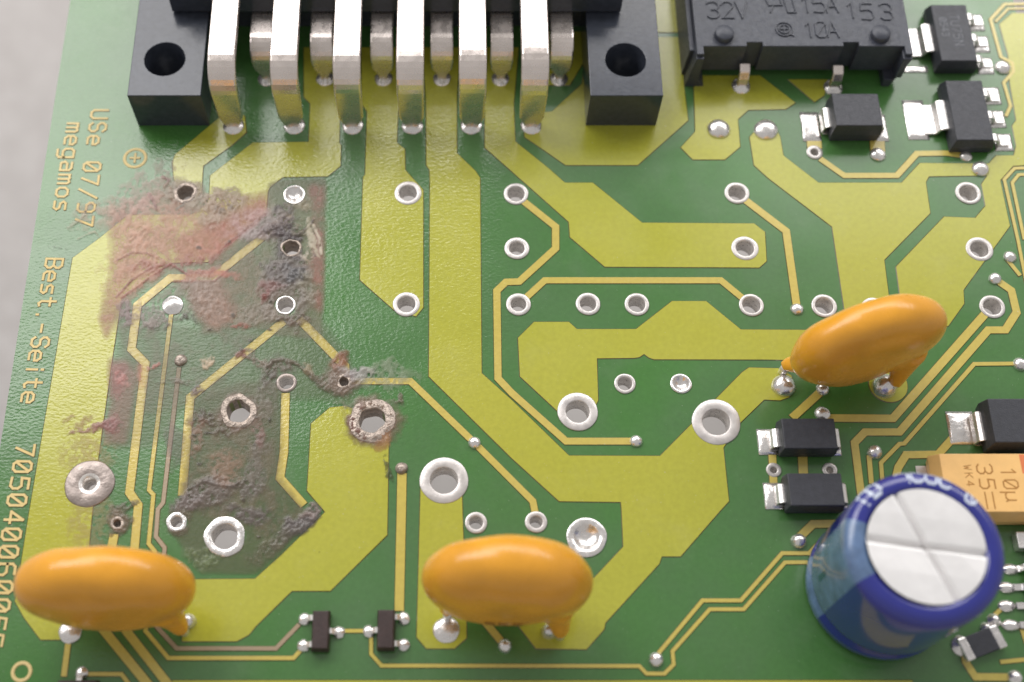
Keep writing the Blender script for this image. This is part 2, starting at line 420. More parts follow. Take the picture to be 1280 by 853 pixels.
# copper pours -----------------------------------------------------------
POURS = [
 [(275,147),(290,133),(306,146),(308,166),(290,182),(254,208),(252,240),(242,254),(225,252),(217,221),(216,203),(219,194)],
 [(380,60),(432,60),(425,141),(424,179),(426,182),(425.6,208),(409.5,221),(354,222),(338,234),(335,240),(332.5,268),(320,280),(282,307),(260,328),(217,329),
  (211,331),(152,373),(150.5,384),(141,445),(123,573),(116,636),(111,687),(96,796),(84,800),(51,800),(30,772),(19,752),(37,639),(91,323),(125,298),(160.6,269),(239.5,269),
  (259,256),(262,242),(263,220),(316,179),(386,178),(388,130),(380,122)],
 [(452,60),(502,60),(497.5,142),(496,179),(506,187),(506.5,213),(529,238),(529,385),(520,396),(492.5,388),(450,350.5),(454,222),(456.5,219),(459,140),(452,130)],
 [(528,60),(575,60),(571,120),(571,192),(594,214),(600,223),(602,467),(640,501),(711,570),(825,570.5),(864,531),(894,500),(927.5,466),(936,460),(975,461),(989,470),(992,484),(986,497),
  (975,501),(955,500),(926,528),(904,560),(911,627),(900,639),(850.5,696),(827,696),(824,705),(756.5,779),(755,787),(733,812),(670,811),(647.5,782),(650,770),(741.5,724),(779,684),(777,638),(776,628),(699,627),(640,573.5),(536,471),(536.5,426),(537.5,228),(537,213),(533,207),(532.5,122)],
 [(603,60),(648,60),(642,130),(644,177.5),(687,212),(706,229),(741,229),(802.5,279),(942.5,280),(956,290.5),(958,327),(949,335),(756,334),(712.5,297),(711,278),(640,215),(606,185),(606,125)],
 [(653,142),(680,141),(690,140),(728,105),(733,47),(852,47),(855,110),(860,151),(797,207),(707,207),(668,180),(656,172)],
 [(683,107),(712,107),(728,80),(728,40),(683,40)],
 [(733,41),(852,41),(852,-60),(733,-60)],
 [(867,95),(950,95),(994,129),(982,137),(935,138),(922,150),(925,184),(906,200),(866,200),(851,185),(869,165)],
 [(937,172),(942.5,207),(960,223),(1040,284),(1055,385),(1060,408),(1114,408),(1111,372),(1105,325.5),(1162.5,267),(1157,228),(1161,221),(1234,220),(1226.6,231),(1231.6,258),(1219,273),
  (1180,271.5),(1120,334),(1125,372),(1130,408),(1185,408),(1205,380),(1204,363),(1262,283),(1250,226),(1266,208),(1300,206),(1300,17),(1265,17),(1249,31),(1260,70),(1262,104),(1270,151),(1265,158),(1270,183),(1267,195),
  (1245,195),(1236,205),(1149.5,204.5),(1127,229),(1023,229),(979,195),(975,172),(968,157),(950,157)],
 [(647.5,423),(667.5,403),(711,403),(721,412),(795,412),(840,377),(882.5,377),(926,412.5),(1012,413),(1008,451),(960,450),(817.5,449.7),(811,447.5),(805,443),(799,447),(792.5,448),(746,448.5),(747.5,501),(740,516),(697.5,515),(650,471)],
 [(389,530),(412.5,510),(432,508),(465,520),(486,545),(484,669),(413,739),(365,739),(320,783),(311,794),(296,802),(228,802),(228,729),(240.6,724.7),(319,724),(352,694),(406.6,640.5),(384,614)],
 [(526,600),(577,600),(578,640),(583,780),(583,798),(568,811),(533,811),(521,797)],
 [(216,851),(1140,851),(1148,890),(200,890)],
 [(985,100),(1035,100),(1030,120),(1018,128)],
]
for i, pl in enumerate(POURS):
    sheet('copper_pour', P(pl), 0.055, -0.01, 0.075, ['pour_lacquer', 'edge_lacquer'], board)
c = at2(1110, 481)
sheet('copper_pour', [(c[0]+1.5*math.cos(2*math.pi*k/28), c[1]+1.5*math.sin(2*math.pi*k/28)) for k in range(28)], 0.055, -0.01, 0.075, ['pour_lacquer', 'edge_lacquer'], board)

# traces: (polyline px, width px, material)
TR = [
 ([(355,402),(238,497),(228,620)], 10.5),
 ([(374,399),(431,458),(432,474)], 11),
 ([(440,477),(513,477),(593,554),(666,627),(669,642)], 8.5),
 ([(357,492),(355,566),(350,598),(380,632)], 10.5),
 ([(362,268),(322,302),(265,348),(213,348),(172,382),(164.5,437),(182,455),(162,616),(173,632),(168,690),(160,770),(158,789),(208,853),(216,862)], 10.5),
 ([(143,668),(139,690),(130,770),(129,787),(182,852),(192,864)], 11),
 ([(214,394),(186.5,613),(192,619),(186,680),(194,690),(186,770),(182,789),(210.6,823),(367,823),(377,812)], 5),
 ([(224,460),(212,560),(204,629),(197.5,637),(195,671),(206,685),(198,770),(196,784),(221,811),(345,811),(374,781)], 5),
 ([(87,792),(80,846)], 7),
 ([(108,843),(152,843),(162,856)], 5),
 ([(428,789),(456,789)], 4.5),
 ([(464,793),(464,818),(477,832.5),(799,833),(808,842.5),(830.5,842.5),(842,831),(840.5,814.5),(887,762),(929.5,762),(981,703.5),(1040,703)], 4.6),
 ([(820.5,820),(878,751),(926,751),(977.5,692),(1011,692),(1040,662)], 4.8),
 ([(999,672),(1016,655.5),(1060,655)], 10),
 ([(502.5,592),(501.7,639),(499,764)], 11.5),
 ([(604,775),(629,805)], 9),
 ([(653,251),(694.5,284),(694.5,311),(649,352.5),(632.5,353),(621,364),(622.5,473.5),(640,492),(707.5,552),(790,552)], 9),
 ([(657,373),(681,351),(901,351),(929,374)], 8.5),
 ([(932,251),(982.5,289.5),(995.5,382)], 9.5),
 ([(1025,199),(1055,220),(1121,220),(1146,192.5),(1182,192),(1204,195)], 7.5),
 ([(1017,168),(1018,186)], 18), ([(1096,170),(1097,190)], 18),
 ([(1231,393),(1116,523.5),(1034,523)], 10),
 ([(1246,351),(1264,363.5),(1270.5,391),(1256.5,413),(1235,413),(1124,540.5),(1081,540.5),(1068,554),(1077,625)], 9.5),
 ([(1272,455),(1217.5,455.5),(1130,555),(1124,555.5),(1101,579),(1103,605)], 5),
 ([(1086,570),(1089,605)], 6),
 ([(1119,600),(1122.5,585),(1132.5,569),(1172.5,568.5),(1190,549)], 9.5),
 ([(1026,490),(990,523)], 10),
 ([(965,565),(967,610)], 9.5), ([(1003,568),(1004.5,605)], 11.5),
 ([(1205,815),(1207,828),(1219,846.5),(1268,847)], 9),
 ([(1300,5),(1255.5,6),(1238,25),(1251,72),(1265,79),(1266.5,90),(1254.5,104),(1263,133),(1257,146)], 4),
 ([(1300,11),(1260,11.5),(1244,28)], 3),
 ([(1300,210),(1268,211),(1255,225),(1272,300),(1290,392)], 4), ([(1300,218),(1273,219),(1265,229),(1280,300)], 4),
 ([(1253,760),(1240,772)], 5), ([(1277,787),(1283,805)], 5), ([(1250,828),(1300,823)], 5),
 ([(1258,324),(1275,345)], 5),
 ([(358,272),(350,279)], 9),
]
for q, tr in enumerate(TR):
    pts, wpx = tr
    pm = P(pts); wm = [wpx/scale_at(*p) for p in pts]
    dull = q in (7,)
    sheet('copper_trace', ribbon(pm, wm), 0.060+0.0012*(q % 7), -0.01, 0.055, ['dull_trace' if dull else 'trace_lacquer', 'edge_lacquer'], board)

# pads, plated holes and solder -------------------------------------------
def child(o): o.parent = board; o.matrix_parent_inverse = board.matrix_basis.inverted(); return o
for q, ((x, y, r, h, st), (cx, cy, hr)) in enumerate(zip(TH_PADS, holes_mm)):
    s_ = scale_at(x, y); R = r/s_
    mat = {'t': ['tin', 'barrel'], 'f': ['solder', 'solder'], 's': ['scorched_tin', 'scorched_tin'], 'b': ['solder', 'barrel'], 'd': ['dull_solder', 'barrel'], 'w': ['dull_solder', 'barrel']}[st]
    wob = {'t': 0.012, 'f': 0.03, 's': 0.09, 'b': 0.05, 'd': 0.03, 'w': 0.03}[st]
    zt = 0.10 if st != 's' else 0.16
    if st == 'f':
        prof = [(R, -0.01), (R, zt*0.7), (R-0.06, zt), (hr+0.06, zt+0.02), (hr, zt-0.05), (hr*0.8, -0.12), (hr*0.45, -0.30), (0.02, -0.34)]
        if (x, y) == (216, 382): prof = [(R, -0.01), (R, zt*0.7), (R-0.08, zt), (hr, zt+0.12), (hr*0.6, zt+0.22), (0.02, zt+0.26)]
        mi = [0]*9
    else:
        prof = [(R, -0.01), (R, zt*0.7), (R-0.05, zt), (hr+0.07, zt), (hr+0.02, zt-0.02), (hr, zt-0.08), (hr, -1.6), (hr+0.04, -1.68)]
        mi = [0, 0, 0, 0, 1, 1, 1, 1]
        if st == 'w': prof = [(R, -0.01), (R, zt*0.7), (R-0.08, zt), (R*0.62, zt+0.10), (hr+0.30, zt+0.03), (hr+0.10, zt), (hr, zt-0.06), (hr, -1.68)]
    child(lathe('plated_hole', prof, mat, None, (cx, cy), 32, wob, q, midx=mi, cap=False))
# solder dots / vias
DOTS = [(593,554,8,.35),(795,552,8,.35),(502,586,8,.3),(631,808,9,.5),(820,825,9.5,.45),(998,677,10,.6),(1093,566,9.5,.5),(1243.5,349,8,.35),(1262,322,8,.35),(996,387,8,.3),
 (1225,212,11,.45),(1207,196,8,.3),(1028,487,8.5,.4),(1028,518,10,.35),(1097,194,10,.35),(1275,456,9,.4),(1268,848,10,.5),(558,788,17,.26),(88,790,15,.2),(1253,85,10,.4),(226,451,8,.3),(898,162,14.5,.55),(957,163,15.5,.55),
 (979,483,15,.7),(1105,484,16,1.1),(686,790,10,.9),(236,777,10,.8)]
for q, (x, y, r, hgt) in enumerate(DOTS):
    R = r/scale_at(x, y); c = at2(x, y)
    prof = [(R, -0.01), (R, 0.07)] + [(R*math.cos(a)*0.97, 0.07+hgt*math.sin(a)) for a in [math.radians(k) for k in (18, 38, 58, 75)]] + [(0.02, 0.07+hgt)]
    child(lathe('solder_dot', prof, ['scorched_tin' if (x, y) in ((226,451),(502,586)) else 'solder'], None, c, 24, 0.04, 50+q, cap=False))

# printed lettering: reads downwards, letter tops to the right
def board_text(txt, p0, p1, capmm, wmm=0.27):
    a = Vector(at2(*p0)); b = Vector(at2(*p1)); n = len(txt)
    pitch = (b-a)/(n-1); d = pitch.normalized(); upv = Vector((-d.y, d.x))
    u = capmm/6; adv = d*u*0.92
    for k, ch in enumerate(txt):
      if ch != ' ':
        o = text_strokes(ch, a-adv*2+pitch*k, adv, upv*u, pitch)
        stroke_mesh('printed_letter', o, wmm, -0.005, 0.06, ['print_copper', 'edge_lacquer'], board)  # dark stroke sides paint in the letters' shadow outline
board_text('USe 07/97', (114.5,143.5), (95,277), 1.40)
board_text('megamos', (84,160), (68,257.5), 1.40)
board_text('Best.-Seite', (57.5,329.5), (27.5,497), 1.36)
board_text('7050400600', (20.5,563), (-11.5,757), 1.36, 0.28)
board_text('55', (-15,779), (-19,800), 1.30, 0.25)
def ring(px, py, rpx, wmm, extra=()):
    c = at2(px, py); r = rpx/scale_at(px, py); n = 36; V = []; Fc = []
    for k in range(n):
        a = 2*math.pi*k/n
        for rr, z in ((r+wmm*0.62, -0.005), (r+wmm*0.4, 0.06), (r-wmm*0.4, 0.06), (r-wmm*0.62, -0.005)):
            V.append((c[0]+rr*math.cos(a), c[1]+rr*math.sin(a), z))
    for k in range(n):
        for j in range(3): Fc.append([k*4+j, ((k+1) % n)*4+j, ((k+1) % n)*4+j+1, k*4+j+1])
    recalc(link('printed_ring', V, Fc, ['print_copper'], board))
ring(169, 198, 13.2, 0.23); ring(27, 840, 11.0, 0.23)
c = at2(169, 198)
stroke_mesh('printed_plus', [[(c[0]-.38, c[1]), (c[0]+.38, c[1])], [(c[0], c[1]-.42), (c[0], c[1]+.42)]], 0.24, -0.005, 0.06, ['print_copper', 'edge_lacquer'], board)

# ------------------------------------------------------------------ scorch residue (numpy)
def vnoise(x, y, seed):
    xi = np.floor(x).astype(np.int64); yi = np.floor(y).astype(np.int64); fx = x-xi; fy = y-yi
    def h(a, b):
        n = (a*374761393 + b*668265263 + seed*1442695041) & 0xffffffff
        n = ((n ^ (n >> 13))*1274126177) & 0xffffffff
        return ((n ^ (n >> 16)) & 0xffff)/65535.0
    ux = fx*fx*(3-2*fx); uy = fy*fy*(3-2*fy)
    return (h(xi, yi)*(1-ux)+h(xi+1, yi)*ux)*(1-uy)+(h(xi, yi+1)*(1-ux)+h(xi+1, yi+1)*ux)*uy
def fbm(x, y, sc, seed, oct=4, g=0.55):
    s_ = 0; a = 1; t = 0
    for o in range(oct):
        s_ = s_+a*vnoise(x/sc*(2**o)+17.3*o, y/sc*(2**o)+9.1*o, seed+o); t += a; a *= g
    return s_/t
def sst(a, b, x):
    t = np.clip((x-a)/(b-a), 0, 1); return t*t*(3-2*t)
STEP = 1.25
gx = np.arange(60, 560, STEP); gy = np.arange(180, 720, STEP)
X, Y = np.meshgrid(gx, gy)
WX = X+(fbm(X, Y, 22, 3)-.5)*26+(fbm(X, Y, 5, 8)-.5)*7; WY = Y+(fbm(X, Y, 22, 31)-.5)*26+(fbm(X, Y, 5, 18)-.5)*7
alpha = np.zeros_like(X); colr = np.zeros(X.shape+(3,)); hgt = np.zeros_like(X)
N1 = fbm(X, Y, 7, 51, 4, .6); N2 = fbm(X, Y, 3.2, 77, 3, .6); N3 = fbm(X, Y, 30, 91, 3)
def over(a, c, h=None):
    global alpha, colr, hgt
    a = np.clip(a, 0, 1)
    c = np.array(srgb(*c)[:3]); c = (c*0.82+c.mean()*0.18)*np.array([1.10, 1.06, 0.97])
    na = a+alpha*(1-a); k = (a/np.maximum(na, 1e-6))[..., None]
    colr = colr*(1-k)+c*k
    alpha = na
    if h is not None: hgt = hgt+h
def blob(cx, cy, rx, ry, c, a, h=0.0, rot=0, soft=0.45, patch=0.0, ringin=0.0, warp=1.0, rough=1.0):
    x = X+(WX-X)*warp-cx; y = Y+(WY-Y)*warp-cy; t = math.radians(rot)
    u = (x*math.cos(t)+y*math.sin(t))/rx; v_ = (-x*math.sin(t)+y*math.cos(t))/ry
    d = np.sqrt(u*u+v_*v_); m = 1-sst(1-soft, 1+soft*0.4, d)
    if ringin: m = m*sst(ringin*0.8, ringin*1.1, np.sqrt(((X-cx)/rx)**2+((Y-cy)/ry)**2))
    if patch: m = m*sst(patch-0.13, patch+0.13, N1*0.6+N2*0.4)
    over(m*a, c, m*h*(0.25+1.5*np.abs(N1-.5)*2*rough+0.8*(N2-.3)))
def poly_film(pts, c, a, h=0.0, soft=1.5, patch=0.0):
    m = np.zeros(X.shape, bool); n = len(pts); j = n-1
    xw = X+(N1-.5)*3; yw = Y+(N2-.5)*3
    for i in range(n):
        xi, yi = pts[i]; xj, yj = pts[j]
        if yi != yj: m ^= ((yi > yw) != (yj > yw)) & (xw < (xj-xi)*(yw-yi)/(yj-yi)+xi)
        j = i
    mm = m.astype(float)
    for _ in range(int(soft*2)):
        mm = (mm+np.roll(mm, 1, 0)+np.roll(mm, -1, 0)+np.roll(mm, 1, 1)+np.roll(mm, -1, 1))/5
    if patch: mm = mm*sst(patch-.15, patch+.15, N3*.6+N1*.4)
    over(mm*a, c, mm*h*(0.3+1.2*np.abs(N1-.5)*2))
def stroke(pts, w_, c, a, h=0.0, patch=0.0):
    d = np.full(X.shape, 1e9)
    for (x0, y0), (x1, y1) in zip(pts, pts[1:]):
        vx, vy = x1-x0, y1-y0; tt = np.clip(((X-x0)*vx+(Y-y0)*vy)/(vx*vx+vy*vy), 0, 1)
        d = np.minimum(d, np.hypot(X-x0-tt*vx, Y-y0-tt*vy))
    m = 1-sst(0.5, 1.15, (d+(N1-.5)*w_*1.2)/w_)
    if patch: m = m*sst(patch-.13, patch+.13, N1)
    if c is None: return m
    over(m*a, c, m*h*(0.4+0.9*N2))
# thin films
poly_film([(134,262),(200,238),(240,262),(262,256),(335,240),(334,270),(262,330),(212,340),(152,380),(134,425),(124,400),(140,330)], (170,122,108), .34, .05, 10)
poly_film([(134,262),(200,238),(240,262),(262,256),(335,240),(334,270),(262,330),(212,340),(152,380),(134,425),(124,400),(140,330)], (160,104,96), .5, .05, 8, patch=.50)
poly_film([(336,230),(352,225),(407,223),(405,330),(402,425),(350,420),(300,405),(255,420),(235,370),(282,318),(334,272)], (116,108,86), .50, .03, 3)
poly_film([(238,330),(320,300),(350,330),(345,400),(262,420),(240,380)], (122,104,88), .45, .03, 10, patch=.46)
poly_film([(386,232),(407,230),(405,330),(401,392),(388,360),(392,290)], (150,84,82), .50, .02, 8, patch=.44)
poly_film([(372,330),(404,318),(403,392),(390,384)], (140,90,80), .40, .02, 8, patch=.42)
poly_film([(276,268),(334,250),(332,270),(274,320),(226,330),(216,306)], (158,86,78), .55, .03, 8)
poly_film([(205,345),(290,330),(276,350),(300,395),(270,415),(245,398),(228,362)], (158,104,94), .40, .03, 10)
poly_film([(238,500),(300,478),(350,480),(356,560),(352,600),(380,632),(398,642),(352,692),(318,720),(250,716),(212,660),(226,620),(232,560)], (100,92,72), .46, .04, 7)
poly_film([(150,390),(250,410),(400,395),(440,455),(420,500),(360,500),(240,500),(190,560),(140,560)], (112,112,92), .30, .02, 14)
poly_film([(140,385),(240,410),(330,420),(260,500),(180,520)], (120,106,96), .30, .03, 12, patch=.50)
poly_film([(240,520),(340,500),(348,610),(380,640),(340,680),(280,650),(230,640)], (112,98,82), .50, .04, 10, patch=.44)
poly_film([(135,448),(158,450),(172,470),(158,556),(128,556),(138,500)], (150,104,104), .45, .05, 8)
poly_film([(140,455),(160,456),(152,500),(148,545),(130,550),(136,500)], (150,92,92), .5, .05, 6, patch=.47)
poly_film([(171,456),(183,456),(182,484),(175,488)], (190,116,94), .5, .02, 3)
clean = np.zeros_like(X)
for pts in ([(355,402),(238,497),(228,600)], [(376,402),(431,458)], [(330,297),(265,348),(213,348),(172,382),(164.5,437),(182,455),(162,616)], [(357,492),(355,566),(350,598),(380,632)], [(360,270),(350,278)]):
    clean = np.maximum(clean, stroke(pts, 5.6, None, 1))
alpha *= 1-0.62*clean*sst(.34, .56, N3*.5+N1*.5+.08)
stroke([(146,372),(166,350),(190,335),(214,331),(236,345)], 1.6, (120,58,54), .75, .10)
stroke([(152,373),(200,338),(214,331)], 1.3, (130,66,60), .65, .08)
stroke([(146,326),(166,316),(184,317),(204,326)], 1.5, (146,92,84), .6, .12)
stroke([(218,352),(268,352),(285,338)], 1.2, (130,62,54), .6, .05)
stroke([(332,268),(282,307)], 1.3, (110,56,54), .7, .06)
stroke([(203,222),(212,226),(206,234)], 2.0, (120,76,76), .8, .25); stroke([(186,243),(192,252),(196,262)], 2.0, (124,82,84), .8, .25)
stroke([(213,236),(214,248),(220,254)], 2.0, (120,88,80), .8, .22); stroke([(222,262),(236,252),(258,246)], 1.6, (70,84,74), .7, .06)
stroke([(340,452),(352,450),(372,455),(384,466),(400,484),(418,492)], 3.0, (92,80,66), .8, .30, .40)
stroke([(340,452),(334,464),(338,472)], 3.2, (78,66,60), .85, .25, .40)
stroke([(308,447),(330,455),(340,462)], 2.2, (110,88,78), .75, .16, .36)
stroke([(250,600),(268,606),(290,610),(298,604)], 1.8, (66,56,52), .8, .2); stroke([(236,612),(262,600)], 1.5, (74,66,64), .6, .15)
stroke([(196,480),(222,478),(246,484)], 1.6, (96,86,78), .6, .12, .45)
stroke([(392,283),(400,300),(402,318)], 2.2, (196,186,170), .75, .16, .36)
stroke([(372,296),(384,286),(392,276)], 2.0, (70,58,56), .8, .25)
stroke([(60,308),(84,312)], 0.9, (90,100,84), .5, .05); stroke([(76,402),(90,408)], 0.8, (130,120,80), .5, .05)
stroke([(96,300),(118,290),(126,300)], 1.2, (150,136,110), .45, .10); stroke([(84,286),(100,276),(112,262)], 1.4, (140,140,120), .4, .12, .4)
# patchy stains and crust
blob(200,290,66,40,(178,136,122),.35,.07,patch=.46)
blob(165,330,42,60,(190,146,126),.34,.07,rot=20,patch=.48)
blob(120,268,36,22,(176,158,136),.28,.06,rot=-30,patch=.46)
blob(178,238,40,26,(184,150,148),.34,.05,rot=-20,patch=.44)
blob(208,218,26,16,(160,124,118),.36,.06,rot=-30,patch=.52)
blob(150,262,60,14,(178,144,136),.30,.05,rot=-10,patch=.46)
blob(310,278,38,17,(160,134,140),.55,.16,rot=-30,patch=.42)
blob(278,258,34,22,(146,128,112),.85,.30,rot=-20,patch=.40)
blob(284,262,12,7,(86,74,66),.8,.2,patch=.46)
blob(232,243,27,20,(150,134,120),.85,.28,ringin=.42)
blob(262,250,16,10,(158,138,124),.8,.25,patch=.42)
blob(215,330,62,8,(140,84,80),.6,.12,rot=-6,patch=.46)
blob(262,345,40,8,(170,92,80),.6,.06)
blob(240,372,44,34,(138,126,120),.55,.12,patch=.42)
blob(190,395,28,26,(142,122,128),.55,.14,patch=.44)
blob(160,393,12,18,(130,106,114),.65,.14,patch=.38)
blob(233,400,16,7,(70,64,56),.8,.15,rot=10,patch=.50)
blob(200,412,18,4,(80,70,66),.7,.15,patch=.46)
blob(268,390,22,28,(140,110,96),.45,.06,patch=.44)
blob(300,408,18,5,(140,78,66),.75,.08,patch=.48)
blob(345,285,24,20,(124,112,114),.85,.42,rot=-35,patch=.34)
blob(330,292,28,13,(146,132,136),.80,.34,rot=-20,patch=.36)
blob(362,262,22,9,(64,54,54),.88,.30,rot=-15,patch=.40)
blob(376,262,18,12,(140,132,112),.7,.2,patch=.42)
blob(360,292,28,14,(70,60,66),.90,.38,rot=15,patch=.37)
blob(364,311,21,18,(72,62,66),.92,.30,ringin=.55)
blob(378,290,16,8,(120,112,92),.7,.2,patch=.44)
blob(394,300,5,24,(176,168,150),.75,.16,rot=-12,patch=.38)
blob(380,318,13,9,(196,182,172),.7,.2,patch=.5)
blob(356,345,33,23,(98,88,90),.92,.42,patch=.30)
blob(366,346,17,13,(84,82,88),.95,.30,patch=.25)
blob(338,364,18,13,(120,84,84),.85,.34,patch=.36)
blob(332,372,10,8,(116,56,52),.8,.2,patch=.40)
blob(383,362,16,26,(118,112,98),.78,.30,patch=.37)
blob(357,384,30,26,(112,100,96),.75,.24,ringin=.5,patch=.34)
blob(325,395,34,15,(126,114,104),.60,.14,patch=.40)
blob(372,400,24,10,(92,72,62),.75,.2,patch=.46)
blob(306,446,7,6,(120,72,66),.85,.2)
blob(330,452,26,5,(120,108,98),.7,.14,rot=25,patch=.40)
blob(352,455,24,7,(92,80,66),.75,.22,rot=-4,patch=.44)
blob(340,468,8,14,(84,70,66),.8,.2,patch=.42)
blob(382,462,12,12,(132,118,92),.75,.22,patch=.42)
blob(402,478,30,7,(98,84,72),.75,.25,rot=35,patch=.42)
blob(430,478,24,19,(118,100,90),.92,.42,ringin=.28)
blob(425,456,12,14,(128,78,58),.8,.3,rot=30,patch=.36)
blob(450,466,20,12,(150,142,150),.8,.32,patch=.38)
blob(485,470,42,20,(148,158,140),.45,.16,patch=.42)
blob(462,503,40,7,(128,126,110),.6,.22,patch=.42)
blob(498,496,6,6,(104,96,80),.8,.3)
blob(465,527,37,34,(128,104,92),.92,.38,ringin=.48)
blob(447,528,16,26,(106,72,66),.8,.15,ringin=.1,patch=.35)
blob(478,553,12,16,(170,116,62),.45,.03)
blob(487,588,5,16,(70,78,50),.7,.18,patch=.40)
blob(298,515,27,25,(122,92,88),.80,.20,ringin=.57)
blob(255,520,17,14,(74,64,54),.85,.22,rot=-30,patch=.49)
blob(275,535,22,10,(80,66,58),.75,.2,patch=.53)
blob(262,543,6,4,(64,56,48),.9,.2)
blob(218,555,14,34,(118,108,108),.40,.08,patch=.36)
blob(246,545,10,30,(130,96,84),.55,.10,patch=.44)
blob(262,618,46,22,(98,88,86),.85,.34,rot=-18,patch=.36)
blob(238,628,26,14,(110,100,102),.82,.36,rot=-30,patch=.36)
blob(300,605,38,8,(84,74,70),.75,.18,rot=16,patch=.46)
blob(280,585,24,26,(146,110,92),.45,.06,patch=.40)
blob(318,598,14,30,(108,100,100),.5,.08,patch=.38)
blob(325,560,18,20,(100,92,88),.55,.10,patch=.44)
blob(325,545,9,22,(128,88,90),.5,.08,patch=.42)
blob(345,470,20,30,(104,96,92),.5,.12,patch=.46)
blob(330,505,16,22,(110,104,98),.5,.12,patch=.47)
blob(312,645,36,14,(92,82,86),.75,.18,rot=8,patch=.42)
blob(374,654,26,15,(94,86,90),.90,.50,rot=-25,patch=.30)
blob(386,640,14,10,(120,104,104),.85,.3,patch=.34)
blob(352,672,30,9,(92,86,80),.7,.2,rot=-32,patch=.42)
blob(330,690,30,14,(98,94,76),.5,.12,rot=-30,patch=.44)
blob(250,700,26,18,(112,132,92),.5,.20,patch=.48)
blob(148,655,18,16,(108,94,80),.90,.34,ringin=.26)
blob(152,635,22,6,(96,90,76),.8,.28,rot=-25,patch=.40)
blob(110,540,26,6,(150,106,98),.75,.22,rot=-18,patch=.40)
blob(138,535,18,9,(140,92,96),.75,.22,rot=-12,patch=.38)
blob(100,528,24,10,(158,122,84),.5,.10,rot=-20,patch=.48)
blob(112,570,40,20,(168,140,96),.35,.04,patch=.42)
blob(112,640,30,60,(170,140,96),.28,.02,patch=.42)
blob(221,653,19,17,(96,86,74),.75,.2,ringin=.6,patch=.34)
blob(124,688,8,6,(120,116,108),.9,.05,warp=.3)
blob(125,682,16,5,(140,84,66),.55,.05)
blob(192,456,12,4,(168,100,96),.75,.2,rot=-15,patch=.35)
blob(262,455,9,9,(190,166,142),.8,.26,patch=.36)
blob(228,478,26,5,(120,112,104),.5,.12,patch=.46)
blob(246,488,10,8,(104,88,96),.75,.2,patch=.40)
blob(150,470,10,12,(184,118,118),.5,.1,patch=.42)
# scattered char flecks
rs = np.random.RandomState(4)
for k in range(46):
    x = rs.uniform(236, 400); y = rs.uniform(250, 700)
    if x > 350 and y > 410 and y < 620: continue
    blob(x, y, rs.uniform(1.6, 4.5), rs.uniform(1.4, 3), (70, 62, 56), .75, .14, rot=rs.uniform(0, 90), warp=.4)
keep_hole = np.ones_like(X)
for (x, y, r, h, st) in TH_PADS:
    d = np.sqrt((X-x)**2+((Y-y)/0.9)**2)
    if st in ('b', 't', 'd', 'w', 'f'): keep_hole *= sst(r*0.92, r*1.04, d+(N1-.5)*4) if st != 'd' else sst(r*.8, r, d)
    else: keep_hole *= sst(h*1.02, h*1.35, d+(N2-.5)*2)
alpha *= keep_hole*0.9
fade = np.clip(alpha*2.2, 0, 1)
hz = 0.085+np.clip(hgt, 0, 1.3)*0.22*fade
idx = -np.ones(X.shape, int)
lv = alpha > 0.05
q = lv[:-1, :-1] & lv[1:, :-1] & lv[:-1, 1:] & lv[1:, 1:]
need = np.zeros_like(lv); need[:-1, :-1] |= q; need[1:, :-1] |= q; need[:-1, 1:] |= q; need[1:, 1:] |= q
idx[need] = np.arange(need.sum())
dxv = FW.x*F; 
dirs = np.stack([(X-PX0), FW.y*F+UP.y*(PY0-Y), FW.z*F+UP.z*(PY0-Y)], -1)
t_ = -CAM.z/dirs[..., 2]
PXm = CAM.x+dirs[..., 0]*t_; PYm = CAM.y+dirs[..., 1]*t_
vv = np.stack([PXm, PYm, hz], -1)[need]*S
jj, ii = np.nonzero(q)
ff = np.stack([idx[jj+1, ii], idx[jj+1, ii+1], idx[jj, ii+1], idx[jj, ii]], -1)
me = bpy.data.meshes.new('scorch_residue')
me.from_pydata(vv.tolist(), [], ff.tolist())
at_c = me.color_attributes.new('residue', 'FLOAT_COLOR', 'POINT')
jit = (0.80+0.40*N2)*(0.85+0.30*N1)
at_c.data.foreach_set('color', np.concatenate([colr*jit[..., None], alpha[..., None]], -1)[need].astype(np.float32).ravel())
me.polygons.foreach_set('use_smooth', [True]*len(me.polygons))
t = NT('scorch')
ca = t.new('ShaderNodeVertexColor'); ca.layer_name = 'residue'
t.link(ca.outputs['Color'], t.b.inputs['Base Color']); t.link(ca.outputs['Alpha'], t.b.inputs['Alpha'])
t.b.inputs['Roughness'].default_value = 0.28
t.b.inputs['Specular IOR Level'].default_value = 0.45
hh = t.math('ADD', t.noise(34, 4, .6), t.math('MULTIPLY', t.noise(90, 2), .5))
t.bump(hh, 0.4, 0.008)
M['scorch'] = t.m; me.materials.append(t.m); me.update()
res = bpy.data.objects.new('scorch_residue', me); col.objects.link(res); child(res)
res['label'] = 'charred grey crust and reddish burnt flux over the copper'

